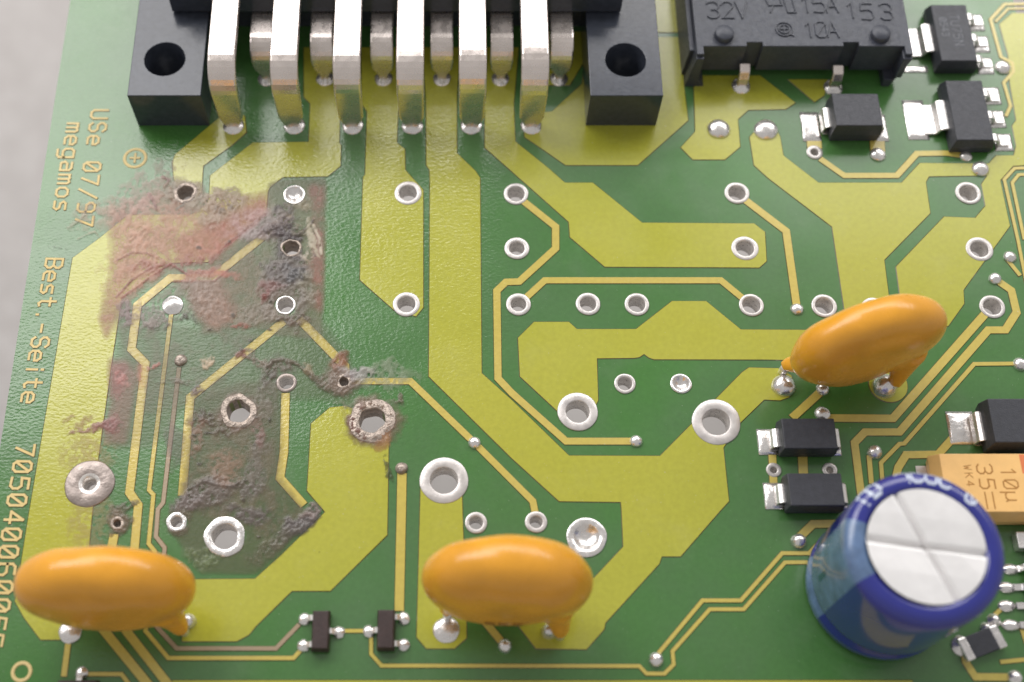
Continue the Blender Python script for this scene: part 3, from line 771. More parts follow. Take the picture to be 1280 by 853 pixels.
# ------------------------------------------------------------------ connector
ZB = 4.35                                   # flange height
FP = [292, 368, 441, 515.5, 589, 664]
Yf = at(560, 158).y; Yr = at(560, 99).y
Yw = at(560, 33).y; Yl = at(560, 57).y; Yback = YT-0.5
fx = [at(x, 158).x for x in FP]
pit = (fx[-1]-fx[0])/5; fx = [fx[0]+pit*i for i in range(6)]
xl0, xl1 = at(173, 157).x, at(262, 157).x
xr0, xr1 = at(732, 159).x, at(820, 159).x
con = empty('pin_connector', ((xl0+xr1)/2, (Yf+Yback)/2, 0), 'black plastic multi-pin connector with two drilled mounting blocks and bent silver pins', 'connector')
def cchild(o): o.parent = con; o.matrix_parent_inverse = con.matrix_basis.inverted(); return o
yb = at(400, 157.5).y
hl = at(206, 74, ZB); hr_ = at(782, 75, ZB)
for (x0, x1, hc) in ((xl0, xl1, hl), (xr0, xr1, hr_)):
    o = sheet('mounting_block', [(x0, yb), (x1, yb), (x1, Yback), (x0, Yback)], ZB, 0.0, 0.0, ['plastic_black', 'plastic_black'], None, holes=[(hc.x, hc.y, 1.72)], both=True, cut=False)
    bevel(o, 0.06, 2, 40); cchild(o)
    o = lathe('bore', [(1.72, ZB-0.02), (1.70, ZB-0.1), (1.62, 0.5), (0.5, 0.12), (0.02, 0.12)], ['plastic_black'], None, (hc.x, hc.y), 28, cap=False); cchild(o)
# body: lower wall and forward ledge
xa, xb = at(215, 0, 5.0).x, at(777, 12, 5.0).x
prof = [(Yw, 0.0), (Yw, 5.0), (Yl, 5.0), (Yl, 12.0), (Yback+0.02, 12.0), (Yback+0.02, 0.0)]
def prism_x(name, prof, x0, x1, mat):
    n = len(prof); v = [(x, y, z) for x in (x0, x1) for y, z in prof]
    f = [[k, (k+1) % n, n+(k+1) % n, n+k] for k in range(n)]+[list(range(n))[::-1], [n+k for k in range(n)]]
    return recalc(link(name, v, f, [mat]))
Yh = at(560, 18).y
o = prism_x('housing_wall', [(Yw, 0.0), (Yw, 4.5), (Yback-0.3, 4.5), (Yback-0.3, 0.0)], xl1+0.01, xr0-0.01, 'plastic_black'); cchild(o)
o = prism_x('housing', [(Yl, 4.52), (Yl, 6.3), (Yh, 6.4), (Yh, 12.0), (Yback-0.3, 12.0), (Yback-0.3, 4.52)], xa, xb, 'plastic_black'); bevel(o, 0.12); cchild(o)
ptop = 7.3
for i, x in enumerate(fx):
    x += random.uniform(-0.06, 0.06); ptop = 7.3+random.uniform(-0.08, 0.08)
    rb = 2.3+random.uniform(-0.15, 0.15)
    path = [(Yf, -0.9), (Yf, 0.15), (Yf, 0.7), (Yf+0.02, 1.5), (Yf+0.03, 3.2)] + [(p[0], p[1]) for p in arc((Yf+rb, ptop-rb), rb, 180, 90, 8)] + [(Yf+3.6, ptop+0.05), (Yh+0.5, ptop+0.15)]
    wd = [1.05, 1.05, 1.5, 2.1, 2.2]+[2.3]*11
    cchild(strip('front_pin', path, wd[:len(path)], 0.62, 'pin_metal', con, 'x', x, 0.2, 3)).matrix_parent_inverse = con.matrix_basis.inverted()
for i in range(6):
    x = fx[0]+pit*(i+0.5); zt = 4.1; rb = 1.5
    path = [(Yr, -0.9), (Yr, 0.2), (Yr, 0.9), (Yr, 1.7)] + arc((Yr+rb, zt-rb), rb, 180, 90, 7) + [(Yw+0.4, zt)]
    wd = [0.75, 0.75, 0.85, 1.75]+[1.95]*12
    cchild(strip('rear_pin', path, wd[:len(path)], 0.6, 'pin_metal', con, 'x', x, 0.13, 2)).matrix_parent_inverse = con.matrix_basis.inverted()
def fillet(px, py, r, h, mat='solder', seed=0):
    c = at2(px, py); R = r/scale_at(px, py)
    prof = [(R, -0.01), (R, 0.08), (R*0.86, 0.12+h*0.15), (R*0.62, 0.12+h*0.45), (R*0.42, 0.12+h), (0.02, 0.12+h)]
    child(lathe('solder_joint', prof, [mat], None, c, 24, 0.04, seed, cap=False))
for i, x in enumerate(fx):
    fillet(FP[i], 157.5, 13.5, 0.28, 'solder', i)
for i in range(6):
    p = (FP[0]+(FP[-1]-FP[0])/5*(i+.5)-562)*0.981+562
    fillet(p, 99, 11.5, 0.30, 'solder', 20+i)

# ------------------------------------------------------------------ fuse holder / relay
ZR = 4.2
rel = empty('fuse_holder', (at(998, 60).x, at(998, 60).y, 0), 'black moulded fuse holder embossed 32V 15A 10A with two round pegs on top', 'fuse holder')
def rchild(o): o.parent = rel; o.matrix_parent_inverse = rel.matrix_basis.inverted(); return o
rt = lambda x, y: at2(x, y, ZR)
xL, xR = rt(868, 30)[0], rt(1136.5, 40)[0]
yF = rt(1000, 58)[1]; yC = rt(1000, 68)[1]; yN = rt(1000, 53)[1]; yK = YT-0.4
X_ = lambda px: rt(px, 58)[0]
poly = [(xL, yC), (X_(879.5), yC), (X_(879.5), yF), (X_(934), yF), (X_(934), yN), (X_(954), yN), (X_(954), yF), (X_(1055), yF), (X_(1055), yN), (X_(1074.5), yN), (X_(1074.5), yF), (X_(1131), yF), (X_(1131), yC), (xR, yC), (xR, yK), (xL, yK)]
o = sheet('body', poly, ZR, 0.9, 0.0, ['relay_black', 'relay_black'], None, both=True, cut=False); bevel(o, 0.06, 2, 40); rchild(o)
for (pts, nm) in (([(xL-0.35, 0.0), (xL+0.75, 0.0), (xL+0.75, 0.92), (xL-0.05, 2.6), (xL-0.05, 0.9)], 'foot'), ([(xR-2.6, 0.0), (xR-1.9, 0.0), (xR-0.2, 3.0), (xR-0.2, 0.92), (xR-2.6, 0.92)], 'foot')):
    pass
def prism_y(name, prof, y0, y1, mat):
    n = len(prof); v = [(x, y, z) for y in (y0, y1) for x, z in prof]
    f = [[k, (k+1) % n, n+(k+1) % n, n+k] for k in range(n)]+[list(range(n))[::-1], [n+k for k in range(n)]]
    return recalc(link(name, v, f, [mat]))
yFoot = at(998, 107).y
o = prism_y('foot', [(at(856, 112).x, 0.0), (at(880, 112).x, 0.0), (X_(880), 0.95), (X_(880), ZR-0.35), (xL-0.02, ZR-0.35)], yC-0.25, yC+1.6, 'relay_black'); bevel(o, 0.05); rchild(o)
o = prism_y('foot', [(at(1102, 114).x, 0.0), (at(1112, 114).x, 0.0), (xR+0.02, ZR-0.35), (X_(1129), ZR-0.35), (X_(1129), 0.95), (at(1102, 114).x, 0.95)], yC-0.25, yC+1.6, 'relay_black'); bevel(o, 0.05); rchild(o)
# side rib on the left
o = prism_y('side_rib', [(xL-0.6, 0.0), (xL-0.02, 0.0), (xL-0.02, ZR-0.8), (xL-0.42, ZR-0.8)], yC+1.0, yK, 'relay_black'); bevel(o, 0.05); rchild(o)
for (x, y) in ((906, 40), (1102, 40)):
    c = at2(x, y, ZR+0.5)
    rchild(lathe('peg', [(0.84, ZR-0.02), (0.80, ZR+0.42), (0.74, ZR+0.5), (0.02, ZR+0.5)], ['relay_black'], None, c, 28, cap=False))
for (x, y) in ((926, 108), (1041, 110)):
    b = at(x, y); 
    o = strip('terminal_pin', [(b.y, -0.8), (b.y, 0.3), (b.y, 1.2), (b.y+0.25, 1.75), (b.y+0.9, 2.0)], [0.9]*5, 0.5, 'pin_metal', rel, 'x', b.x, 0.1)
    o.matrix_parent_inverse = rel.matrix_basis.inverted(); fillet(x, y, 12, 0.35, 'solder', int(x))
def relay_text(txt, p0, p1, hpx, wmm=0.13, slant=0):
    a = Vector(at2(p0[0], p0[1], ZR)); b = Vector(at2(p1[0], p1[1], ZR)); n = len(txt)
    pitch = (b-a)/max(1, n-1); u = hpx/scale_at(p0[0], p0[1], ZR)/0.80/6
    st = text_strokes(txt, (a.x-2*u*0.85, a.y), (u*0.85, 0), (slant*u, u), pitch)
    rchild(stroke_mesh('embossed_text', st, wmm, ZR-0.01, ZR+0.10, ['relay_black'], None))
relay_text('32V', (892, 23), (928, 23), 20); relay_text('15A', (1009, 16), (1041, 16), 20)
relay_text('1', (1066, 23), (1066, 23), 20); relay_text('53', (1085, 25), (1109, 25), 20); relay_text('10A', (1013, 47), (1042, 47), 19)
def up(pts): return [at2(x, y, ZR) for x, y in pts]
rchild(stroke_mesh('embossed_mark', [up([(957,0),(961,7),(978,7),(974,-2)]), up([(966,8),(963,16)]), up([(979,-2),(985,16),(995,16),(990,0)])], 0.13, ZR-0.01, ZR+0.1, ['relay_black'], None))
cc = at(980, 37, ZR)
circ = lambda r, n=18: [(cc.x+r*math.cos(2*math.pi*k/n), cc.y+r*math.sin(2*math.pi*k/n)) for k in range(n+1)]
rchild(stroke_mesh('embossed_mark', [circ(0.72), circ(0.45), [(cc.x-.3, cc.y), (cc.x+.3, cc.y)], [(cc.x, cc.y-.35), (cc.x, cc.y+.35)], [(cc.x+.4, cc.y-.5), (cc.x+.75, cc.y-.72)]], 0.11, ZR-0.01, ZR+0.1, ['relay_black'], None))

# ------------------------------------------------------------------ surface-mount parts
def rect_pad(px0, py0, px1, py1, skew=0.0, lump=0.0, seed=0):
    """tinned rectangular land on the board"""
    a = at(px0, py0); b = at(px1, py1); x0, x1 = min(a.x, b.x), max(a.x, b.x); y0, y1 = min(a.y, b.y), max(a.y, b.y)
    rnd = random.Random(seed); n = 9; V = []; Fc = []
    for j in range(n):
        for i in range(n):
            u, v_ = i/(n-1), j/(n-1); e = min(u, 1-u, v_, 1-v_)
            z = 0.07+(lump*math.sin(math.pi*u)**0.7*math.sin(math.pi*v_)**0.7*(1+0.25*rnd.uniform(-1, 1)) if e > 0 else 0)
            V.append((x0+(x1-x0)*u, y0+(y1-y0)*v_, z))
    for j in range(n-1):
        for i in range(n-1): k = j*n+i; Fc.append([k, k+1, k+n+1, k+n])
    nt = len(Fc); b0 = len(V)
    loop = [i for i in range(n)]+[j*n+n-1 for j in range(1, n)]+[(n-1)*n+i for i in range(n-2, -1, -1)]+[j*n for j in range(n-2, 0, -1)]
    for k in loop: V.append((V[k][0], V[k][1], -0.01))
    for q_ in range(len(loop)): Fc.append([loop[q_], b0+q_, b0+(q_+1) % len(loop), loop[(q_+1) % len(loop)]])
    o = link('solder_pad', V, Fc, ['solder' if lump else 'tin'], board, None, lump > 0); return o

def block_diode(name, label, cpx, size, hgt, lead_w, side_pads, mat='chip_black', lead_side='xy', group=None, rz=0.0, top=0.93, only_left=False):
    """moulded block with a flat lead wrapped out of each end; cpx: photo place of the body's foot centre"""
    c = at(*cpx); d = empty(name, (c.x, c.y, 0), label, 'diode', group)
    w_, l_ = size; zb = 0.12
    frustum('body', (-w_/2*0.96, w_/2*0.96, -l_/2*0.96, l_/2*0.96), (-w_/2*top, w_/2*top, -l_/2*top, l_/2*top), zb, hgt, mat, d, 0.07, hgt*0.48, (-w_/2, w_/2, -l_/2, l_/2))
    for s_ in ((-1,) if only_left else (-1, 1)):
        zz = hgt*0.5
        path = [(s_*(w_/2-0.3), zz), (s_*(w_/2+0.12), zz), (s_*(w_/2+0.34), zz-0.1), (s_*(w_/2+0.42), zz-0.32), (s_*(w_/2+0.46), 0.34), (s_*(w_/2+0.40), 0.16), (s_*(w_/2-0.2), 0.14)]
        strip('lead', path, [lead_w]*len(path), 0.16, 'lead_metal', d, 'y', 0.0, 0.04, 1)
    return d
# D1
rect_pad(999,141,1027,177,lump=.16,seed=1); rect_pad(1090,144,1111,177,lump=.12,seed=2)
block_diode('diode', 'black block diode with flat silver end leads in front of the fuse holder', (1062, 157), (4.2, 3.5), 2.35, 2.0, None)
# D2, D3
rect_pad(945,537,972,569,lump=.18,seed=3); rect_pad(1036,537,1052,570,lump=.10,seed=4)
block_diode('diode', 'small jet black diode of the pair, the one farther from the blue capacitor', (1004, 553), (4.3, 2.6), 1.9, 1.5, None, group='pair of small diodes')
rect_pad(953,604,980,637,lump=.18,seed=5); rect_pad(1045,604,1060,638,lump=.10,seed=6)
block_diode('diode', 'small matt charcoal diode in the pair, right against the blue capacitor', (1012, 622), (4.3, 2.7), 1.9, 1.5, None, group='pair of small diodes')
# D4
rect_pad(1181,515,1222,556,lump=.14,seed=7)
block_diode('diode', 'large grey-black block diode just behind the yellow tantalum capacitor', (1276, 540), (6.8, 3.8), 2.4, 2.4, None)

def sot223(label, cpx, txt=None):
    c = at(*cpx); d = empty('power_transistor', (c.x, c.y, 0), label, 'transistor', 'power transistors with a wide tab')
    frustum('body', (-1.75, 1.75, -3.25, 3.25), (-1.55, 1.55, -3.05, 3.05), 0.1, 1.7, 'chip_black', d, 0.06, 0.85, (-1.78, 1.78, -3.28, 3.28))
    def gull(name, s_, yc, wd):
        path = [(s_*1.6, 0.92), (s_*2.1, 0.92), (s_*2.32, 0.82), (s_*2.5, 0.35), (s_*2.68, 0.2), (s_*3.5, 0.17)]
        strip(name, path, [wd]*6, 0.26, 'lead_metal', d, 'y', yc, 0.05, 1)
    for yc in (-2.3, 0, 2.3): gull('lead', 1, yc, 0.75)
    gull('tab', -1, 0, 3.0)
    if txt:
        for k, (s_, u) in enumerate(txt):
            st = text_strokes(s_, (-0.1-0.95*k, 1.9-0.3*k), (0, -u*0.9), (u, 0), (0, -u*5.4))
            o = stroke_mesh('marking', st, 0.085, 1.69, 1.706, ['marking_grey'], None); place(o, d)
    return d
sot223('black power transistor with faint grey stamped marking beside the fuse holder', (1184, 56), [('TU75N', 0.13), ('0543', 0.10)])
sot223('plain unmarked black power transistor with a bare silver tab, in front of the marked one', (1203, 152))
for q_, (x0, y0, x1, y1) in enumerate([(1207,19,1231,39),(1213,46,1238,66),(1219,73,1243,93),(1226,110,1252,131),(1233,139,1258,160),(1240,168,1267,189),(1127,126,1162,175),(1128,84,1160,91)]):
    rect_pad(x0, y0, x1, y1, lump=.10 if q_ < 6 else .05, seed=20+q_)

def sot23(label, cpx, flip, rz=0.0):
    c = at(*cpx); d = empty('small_transistor', (c.x, c.y, 0), label, 'transistor', 'small three-legged transistors', rz=rz)
    frustum('body', (-0.62, 0.62, -1.42, 1.42), (-0.54, 0.54, -1.34, 1.34), 0.08, 1.02, 'chip_brown', d, 0.05, 0.5, (-0.65, 0.65, -1.45, 1.45))
    s_ = -1 if flip else 1
    for sd, yc in ((-s_, 0.95), (-s_, -0.95), (s_, 0.0)):
        path = [(sd*0.5, 0.55), (sd*0.78, 0.55), (sd*0.92, 0.45), (sd*1.0, 0.2), (sd*1.12, 0.14), (sd*1.35, 0.13)]
        strip('lead', path, [0.42]*6, 0.13, 'lead_metal', d, 'y', yc, 0.03, 1)
        # solder land, part of the board
        p = Vector((c.x, c.y, 0)) + Matrix.Rotation(rz, 3, 'Z') @ Vector((sd*1.25, yc, 0))
        prof = [(0.46, -0.01), (0.46, 0.07), (0.40, 0.16), (0.25, 0.26), (0.02, 0.30)]
        child(lathe('solder_joint', prof, ['solder'], None, (p.x, p.y), 14, 0.09, int(100+p.x*7+p.y*3), 1.0, 1.05, cap=False))
    return d
sot23('small brown-black transistor whose two paired legs end the twin thin traces', (402, 791), False)
sot23('small brown-black transistor at the foot of the straight vertical trace', (483, 790), True)
sot23('black transistor under the orange disc at the board edge, one leg showing', (100, 864), False, math.radians(90))

# tantalum capacitor
zt_ = 2.6
a = at(1174, 567.5, zt_); b = at(1290, 640, zt_)
tc = empty('tantalum_capacitor', (a.x+3.6, (a.y+b.y)/2, 0), 'yellow block tantalum capacitor printed 10u 35 beside the blue can', 'capacitor')
hy = (a.y-b.y)/2
frustum('body', (-3.75, 3.75, -hy-0.22, hy+0.22), (-3.6, 3.6, -hy, hy), 0.1, zt_, 'tantalum_yellow', tc, 0.05, 1.2, (-3.95, 3.95, -hy-0.32, hy+0.32))
for s_ in (-1, 1):
    strip('lead', [(s_*3.7, 1.15), (s_*4.1, 1.15), (s_*4.2, 0.95), (s_*4.2, 0.25), (s_*4.0, 0.15), (s_*3.0, 0.14)], [2.2]*6, 0.15, 'lead_metal', tc, 'y', 0.0, 0.03, 1)
o = box('polarity_bar', (2.3, 3.2, 0.7, hy-0.05, zt_-0.02, zt_+0.004), 'tantalum_stripe', tc)
for (txt, xo, yo, u, pt, ww) in (('10u', 0.75, 1.15, 0.175, 0.95, 0.13), ('35', -1.0, 1.4, 0.185, 1.15, 0.14), ('WK4', -1.95, 1.35, 0.09, 0.62, 0.08)):
    st = text_strokes(txt, (xo, yo), (0, -u*0.95), (u, 0), (0, -pt))
    place(stroke_mesh('printed_marking', st, ww, zt_-0.01, zt_+0.006, ['tantalum_ink'], None), tc)
place(stroke_mesh('printed_marking', [[(-0.75, -0.75), (-0.75, -2.0)], [(-0.2, -0.75), (-0.2, -2.0)]], 0.13, zt_-0.01, zt_+0.006, ['tantalum_ink'], None), tc)
rect_pad(1144, 583, 1168, 620, seed=31)

# ceramic chip capacitor at the edge and the wide chip beside the can
c = at(1284, 680)
cc_ = empty('chip_capacitor', (c.x, c.y, 0), 'brown ceramic chip capacitor with silver end cap below the yellow capacitor', 'capacitor')
box('body', (-0.75, 0.75, -0.6, 0.6, 0.06, 1.0), 'ceramic_brown', cc_, 0.06)
for s_ in (-1, 1): box('end_cap', (0.72*s_-0.4 if s_ > 0 else -1.12, 1.12 if s_ > 0 else -0.72+0.4-0.0, -0.63, 0.63, 0.04, 1.03), 'lead_metal', cc_, 0.08)
c = at(1224, 806)
cp = empty('chip_resistor', (c.x, c.y, 0), 'pale chip component with wide silver end caps at the foot of the blue capacitor', 'resistor', rz=math.radians(20))
box('body', (-1.1, 1.1, -0.8, 0.8, 0.06, 0.62), 'chip_black', cp, 0.05)
for s_ in (-1, 1): box('end_cap', (0.95 if s_ > 0 else -1.6, 1.6 if s_ > 0 else -0.95, -0.84, 0.84, 0.02, 0.68), 'solder', cp, 0.10)
for q_, (x, y, r) in enumerate([(1201, 808, 13), (1242, 776, 9), (1232, 786, 8)]): fillet(x, y, r, 0.4, 'solder', 300+q_)
# integrated circuit reaching in from the right
c = at(1322, 745)
ic = empty('integrated_circuit', (c.x, c.y, 0), 'black many-legged chip with bright soldered legs beside the blue capacitor', 'integrated circuit')
frustum('body', (-1.9, 1.9, -2.6, 2.6), (-1.75, 1.75, -2.45, 2.45), 0.15, 1.6, 'chip_black', ic, 0.05, 0.85, (-1.95, 1.95, -2.65, 2.65))
for k in range(4):
    py_ = (712, 735, 758, 782)[k]; p = at(1270, py_)
    yc = p.y-c.y
    strip('leg', [(-1.7, 0.85), (-2.15, 0.85), (-2.3, 0.7), (-2.45, 0.25), (-2.6, 0.15), (-3.2, 0.13)], [0.5]*6, 0.16, 'lead_metal', ic, 'y', yc, 0.03, 1)
    lx = at(1263 if k in (0, 3) else 1258, py_)
    child(lathe('solder_joint', [(0.55, -0.01), (0.55, 0.07), (0.45, 0.2), (0.2, 0.32), (0.02, 0.34)], ['solder'], None, (lx.x, lx.y), 16, 0.06, 400+k, 1.25, 0.8, cap=False))

# ------------------------------------------------------------------ orange discs
def disc_mesh(name, R, th, legs, seed=0, oval=1.0):
    bm = bmesh.new()
    n = 56
    prof = []
    for k in range(0, 21):                       # superellipse section of the dipped disc
        t_ = math.pi*k/20; ct, st = math.cos(t_), math.sin(t_)
        prof.append((R*abs(st)**0.62, th/2*math.copysign(abs(ct)**0.92, ct)))
    rows = []
    for r, y in prof:
        rows.append([bm.verts.new((r*math.cos(2*math.pi*k/n), y, oval*r*math.sin(2*math.pi*k/n))) for k in range(n)] if r > 1e-4 else [bm.verts.new((0, y, 0))])
    for i in range(len(rows)-1):
        a, b = rows[i], rows[i+1]
        for k in range(n):
            if len(a) == 1: bm.faces.new((a[0], b[(k+1) % n], b[k]))
            elif len(b) == 1: bm.faces.new((a[k], a[(k+1) % n], b[0]))
            else: bm.faces.new((a[k], a[(k+1) % n], b[(k+1) % n], b[k]))
    for (tp_, ft_, r0, r1) in legs:              # coating run down each lead
        m = 14; prev = None
        for j in range(9):
            u = j/8; rr = r0+(r1-r0)*u**0.7; q_ = tp_.lerp(ft_, u)
            cur = [bm.verts.new((q_.x+rr*math.cos(2*math.pi*k/m), q_.y+rr*math.sin(2*math.pi*k/m), q_.z)) for k in range(m)]
            if prev:
                for k in range(m): bm.faces.new((prev[k], prev[(k+1) % m], cur[(k+1) % m], cur[k]))
            else: bm.faces.new(cur)
            prev = cur
        bm.faces.new(prev)
    bmesh.ops.recalc_face_normals(bm, faces=bm.faces)
    me = bpy.data.meshes.new(name)
    for v_ in bm.verts: v_.co *= S
    bm.to_mesh(me); bm.free()
    tmp = bpy.data.objects.new(name, me); col.objects.link(tmp)
    r = tmp.modifiers.new('r', 'REMESH'); r.mode = 'VOXEL'; r.voxel_size = 0.02; r.use_smooth_shade = True
    sm = tmp.modifiers.new('s', 'SMOOTH'); sm.factor = 0.5; sm.iterations = 14
    dg = bpy.context.evaluated_depsgraph_get(); ev = tmp.evaluated_get(dg)
    out = bpy.data.meshes.new_from_object(ev); out.name = name
    bpy.data.objects.remove(tmp)
    rn = random.Random(seed); ph = [rn.uniform(0, 6.28) for _ in range(8)]
    for v_ in out.vertices:                       # uneven dip coating
        x, y, z = v_.co/S
        k = 1+0.008*math.sin(0.8*x+ph[0])*math.sin(0.7*z+ph[1])+0.005*math.sin(1.9*x+ph[2]+0.6*z)+0.004*math.sin(2.3*z+ph[3])
        kb = 1+0.035*math.sin(0.55*x+0.45*z+ph[4])+0.012*math.sin(1.3*x-0.9*z+ph[5])
        v_.co = Vector((x*k, y*k*kb+0.06*math.sin(0.5*x+ph[6]), z*k))*S
    out.materials.clear(); out.materials.append(M['orange_epoxy'])
    out.polygons.foreach_set('use_smooth', [True]*len(out.polygons))
    return out
def disc(label, pl, pr, R, th, lean=0.0, roll=0.0, zb=1.0, ink=None, dx=0.0, dy=2.0, turn=0.0, seed=0, oval=1.0):
    """pl / pr: photo places of the two lead joints; the disc leans back (lean) and sideways (roll)"""
    a = at(*pl); b = at(*pr); c = (a+b)/2; half = (b-a).length/2
    d = empty('disc_varistor', (c.x, c.y, 0), label, 'varistor', 'orange dipped discs', rz=math.atan2(b.y-a.y, b.x-a.x))
    zc = zb+R*oval*math.cos(lean); yc = R*math.sin(lean)+dy
    mat = Matrix.Translation((dx, yc, zc)) @ Matrix.Rotation(turn, 4, 'Z') @ Matrix.Rotation(-lean, 4, 'X') @ Matrix.Rotation(roll, 4, 'Y'); inv = mat.inverted()
    legs = []
    for s_, yo in ((-1, 0.5), (1, -0.6)):          # one lead leaves the back of the disc, the other the front
        foot = inv @ (Vector((half, 0, 0.75)) if s_ > 0 else Vector((-half, 1.3, 1.3))); top = Vector((s_*half*0.86, yo, -R*oval*0.50))
        legs.append((top, foot, 1.5, 0.62))
    me = disc_mesh('body', R, th, legs, seed, oval)
    o = bpy.data.objects.new('body', me); col.objects.link(o); o.parent = d
    o.location = (dx*S, yc*S, zc*S); o.rotation_euler = (mat.to_euler())
    for s_ in (-1, 1):
        place(lathe('wire_lead', [(0.36, -0.8), (0.36, 0.3), (0.34, 1.1)], ['lead_metal'], None, (s_*half, 0.0 if s_ > 0 else 1.2), 12), d)
    if ink:
        st = text_strokes(ink, (-1.4, -2.9), (0.15, 0), (0, 0.16), (0.95, 0))
        o2 = stroke_mesh('stamp', dense(st), 0.11, 0.0, 0.012, ['ink_brown'], None, lambda x, z, h: (x, -th/2*max(0.02, 1-(math.hypot(x, z/oval)/R)**3.2)**0.45-h*0.8-0.02, z))
        o2.parent = d; o2.location = o.location; o2.rotation_euler = o.rotation_euler
    return d
def dense(st, step=0.25):
    out = []
    for s1 in st:
        q_ = [s1[0]]
        for a_, b_ in zip(s1, s1[1:]):
            m = max(1, int(math.dist(a_, b_)/step))
            for k in range(1, m+1): q_.append((a_[0]+(b_[0]-a_[0])*k/m, a_[1]+(b_[1]-a_[1])*k/m))
        out.append(q_)
    return out
disc('orange dipped disc standing over the printed part number at the board edge', (92, 792), (231, 790), 6.1, 4.6, 0.03, dx=-0.4, dy=1.5, seed=1, oval=0.84)
disc('orange dipped disc standing between the tinned rings and the long bottom trace', (559, 791), (700, 795), 5.85, 4.8, 0.05, ink='5K2', dy=1.9, seed=2, oval=0.92)
disc('orange dipped disc leaning beside the paired block diodes, behind the blue can', (980, 483), (1116, 484), 5.9, 4.2, 0.02, math.radians(-6), dx=0.7, dy=1.0, turn=math.radians(14), seed=3, oval=0.84)

# ------------------------------------------------------------------ electrolytic capacitor
HC, RC = 11.0, 5.3
tp = at(1158, 683, HC); CC = Vector((tp.x, tp.y))
el = empty('electrolytic_capacitor', (CC.x, CC.y, 0), 'blue sleeved electrolytic capacitor can with scored silver top', 'capacitor')
prof = [(RC-0.35, 0.1), (RC-0.12, 0.16), (RC-0.02, 0.5), (RC, 1.0), (RC-0.02, 1.4), (RC-0.24, 1.75), (RC-0.24, 2.05), (RC-0.02, 2.4), (RC, 2.8), (RC, HC-1.0), (RC-0.06, HC-0.55), (RC-0.28, HC-0.18), (RC-0.7, HC), (RC-1.05, HC+0.02), (RC-1.38, HC-0.04), (RC-1.45, HC-0.2)]
n = 96; V = []; Fc = []; mi = []
for r, z in prof:
    for k in range(n): a_ = 2*math.pi*k/n; V.append((r*math.cos(a_), r*math.sin(a_), z))
for j in range(len(prof)-1):
    for k in range(n):
        Fc.append([j*n+k, j*n+(k+1) % n, (j+1)*n+(k+1) % n, (j+1)*n+k])
        a_ = (360*(k+0.5)/n)
        mi.append(1 if 157 < a_ < 207 else 0)
o = link('sleeve', V, Fc, ['sleeve_blue', 'sleeve_pale'], None, mi, True); recalc(o); place(o, el)
# scored top
V = []; Fc = []; nr, na = 50, 200
RT = RC-1.42
ang = [math.radians(112), math.radians(172)]
for i in range(nr+1):
    r = RT*i/nr
    for k in range(na):
        a_ = 2*math.pi*k/na; x, y = r*math.cos(a_), r*math.sin(a_)
        z = HC-0.10
        for g in ang:
            d_ = abs(-x*math.sin(g)+y*math.cos(g)); z -= 0.42*math.exp(-(d_/0.14)**2)
            z += 0.12*min(1, d_/1.9)
        z += 0.03*math.sin(x*1.1+y*0.7)
        V.append((x, y, z))
for i in range(nr):
    for k in range(na): Fc.append([i*na+k, (i+1)*na+k, (i+1)*na+(k+1) % na, i*na+(k+1) % na])
o = link('can_top', V, Fc, ['aluminium'], None, None, True); bm = bmesh.new(); bm.from_mesh(o.data); bmesh.ops.remove_doubles(bm, verts=bm.verts, dist=1e-6); bmesh.ops.recalc_face_normals(bm, faces=bm.faces); bm.to_mesh(o.data); bm.free(); place(o, el)
if o.data.polygons[0].normal.z < 0: o.data.flip_normals()
for s_ in (-1, 1):
    place(lathe('wire_lead', [(0.35, -1.9), (0.35, 0.3)], ['lead_metal'], None, (s_*2.5, 0), 10), el)
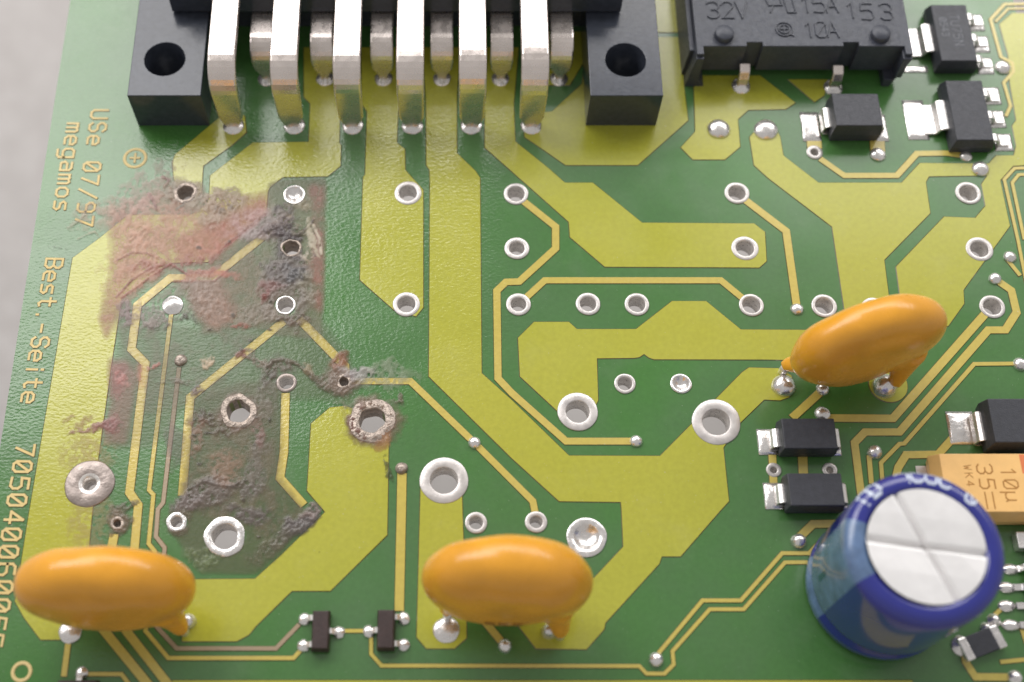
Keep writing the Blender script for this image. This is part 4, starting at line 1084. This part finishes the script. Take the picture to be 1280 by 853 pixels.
place(lathe('base_bung', [(RC-0.4, 0.02), (RC-0.4, 0.2), (0.02, 0.22)], ['chip_black'], None, (0, 0), 40, cap=False), el)
# printing round the shoulder and on the stripe
def on_sleeve(deg0, arcmm):
    def fn(u, v_, h):
        a_ = math.radians(deg0)-u/RC
        s0 = 0.0
        pts = [(RC, HC-3.0), (RC, HC-1.0), (RC-0.06, HC-0.55), (RC-0.28, HC-0.18), (RC-0.7, HC), (RC-1.05, HC+0.02)]
        t_ = v_
        for (p0, p1) in zip(pts, pts[1:]):
            L = math.dist(p0, p1)
            if t_ <= L or p1 == pts[-1]:
                k = t_/L; r = p0[0]+(p1[0]-p0[0])*k; z = p0[1]+(p1[1]-p0[1])*k
                nr_ = (p1[1]-p0[1], -(p1[0]-p0[0])); ln = math.hypot(*nr_)
                r += nr_[0]/ln*(h+0.006); z += nr_[1]/ln*(h+0.006); break
            t_ -= L
        return (r*math.cos(a_), r*math.sin(a_), z)
    return fn
def dense(st, step=0.25):
    out = []
    for s1 in st:
        q_ = [s1[0]]
        for a_, b_ in zip(s1, s1[1:]):
            m = max(1, int(math.dist(a_, b_)/step))
            for k in range(1, m+1): q_.append((a_[0]+(b_[0]-a_[0])*k/m, a_[1]+(b_[1]-a_[1])*k/m))
        out.append(q_)
    return out
st = text_strokes('JCOC 0', (0, 2.5), (0.20, 0), (0, 0.17), (1.05, 0))
place(stroke_mesh('printed_marking', dense(st), 0.2, 0.0, 0.008, ['ink_white'], None, on_sleeve(104, 0)), el)
st = text_strokes('UD', (0, 2.45), (0.20, 0), (0, 0.18), (0.9, 0))
place(stroke_mesh('printed_marking', dense(st), 0.26, 0.0, 0.008, ['ink_white'], None, on_sleeve(140, 0)), el)
st = [[(0, 0.4), (1.6, 0.4)]]
def on_stripe(u, v_, h):
    a_ = math.radians(184)+(v_-0.4)/RC; return ((RC+h)*math.cos(a_), (RC+h)*math.sin(a_), 4.2+u)
place(stroke_mesh('minus_mark', dense(st), 0.55, -0.01, 0.012, ['sleeve_teal'], None, on_stripe), el)

# light render settings
scene.cycles.use_denoising = True
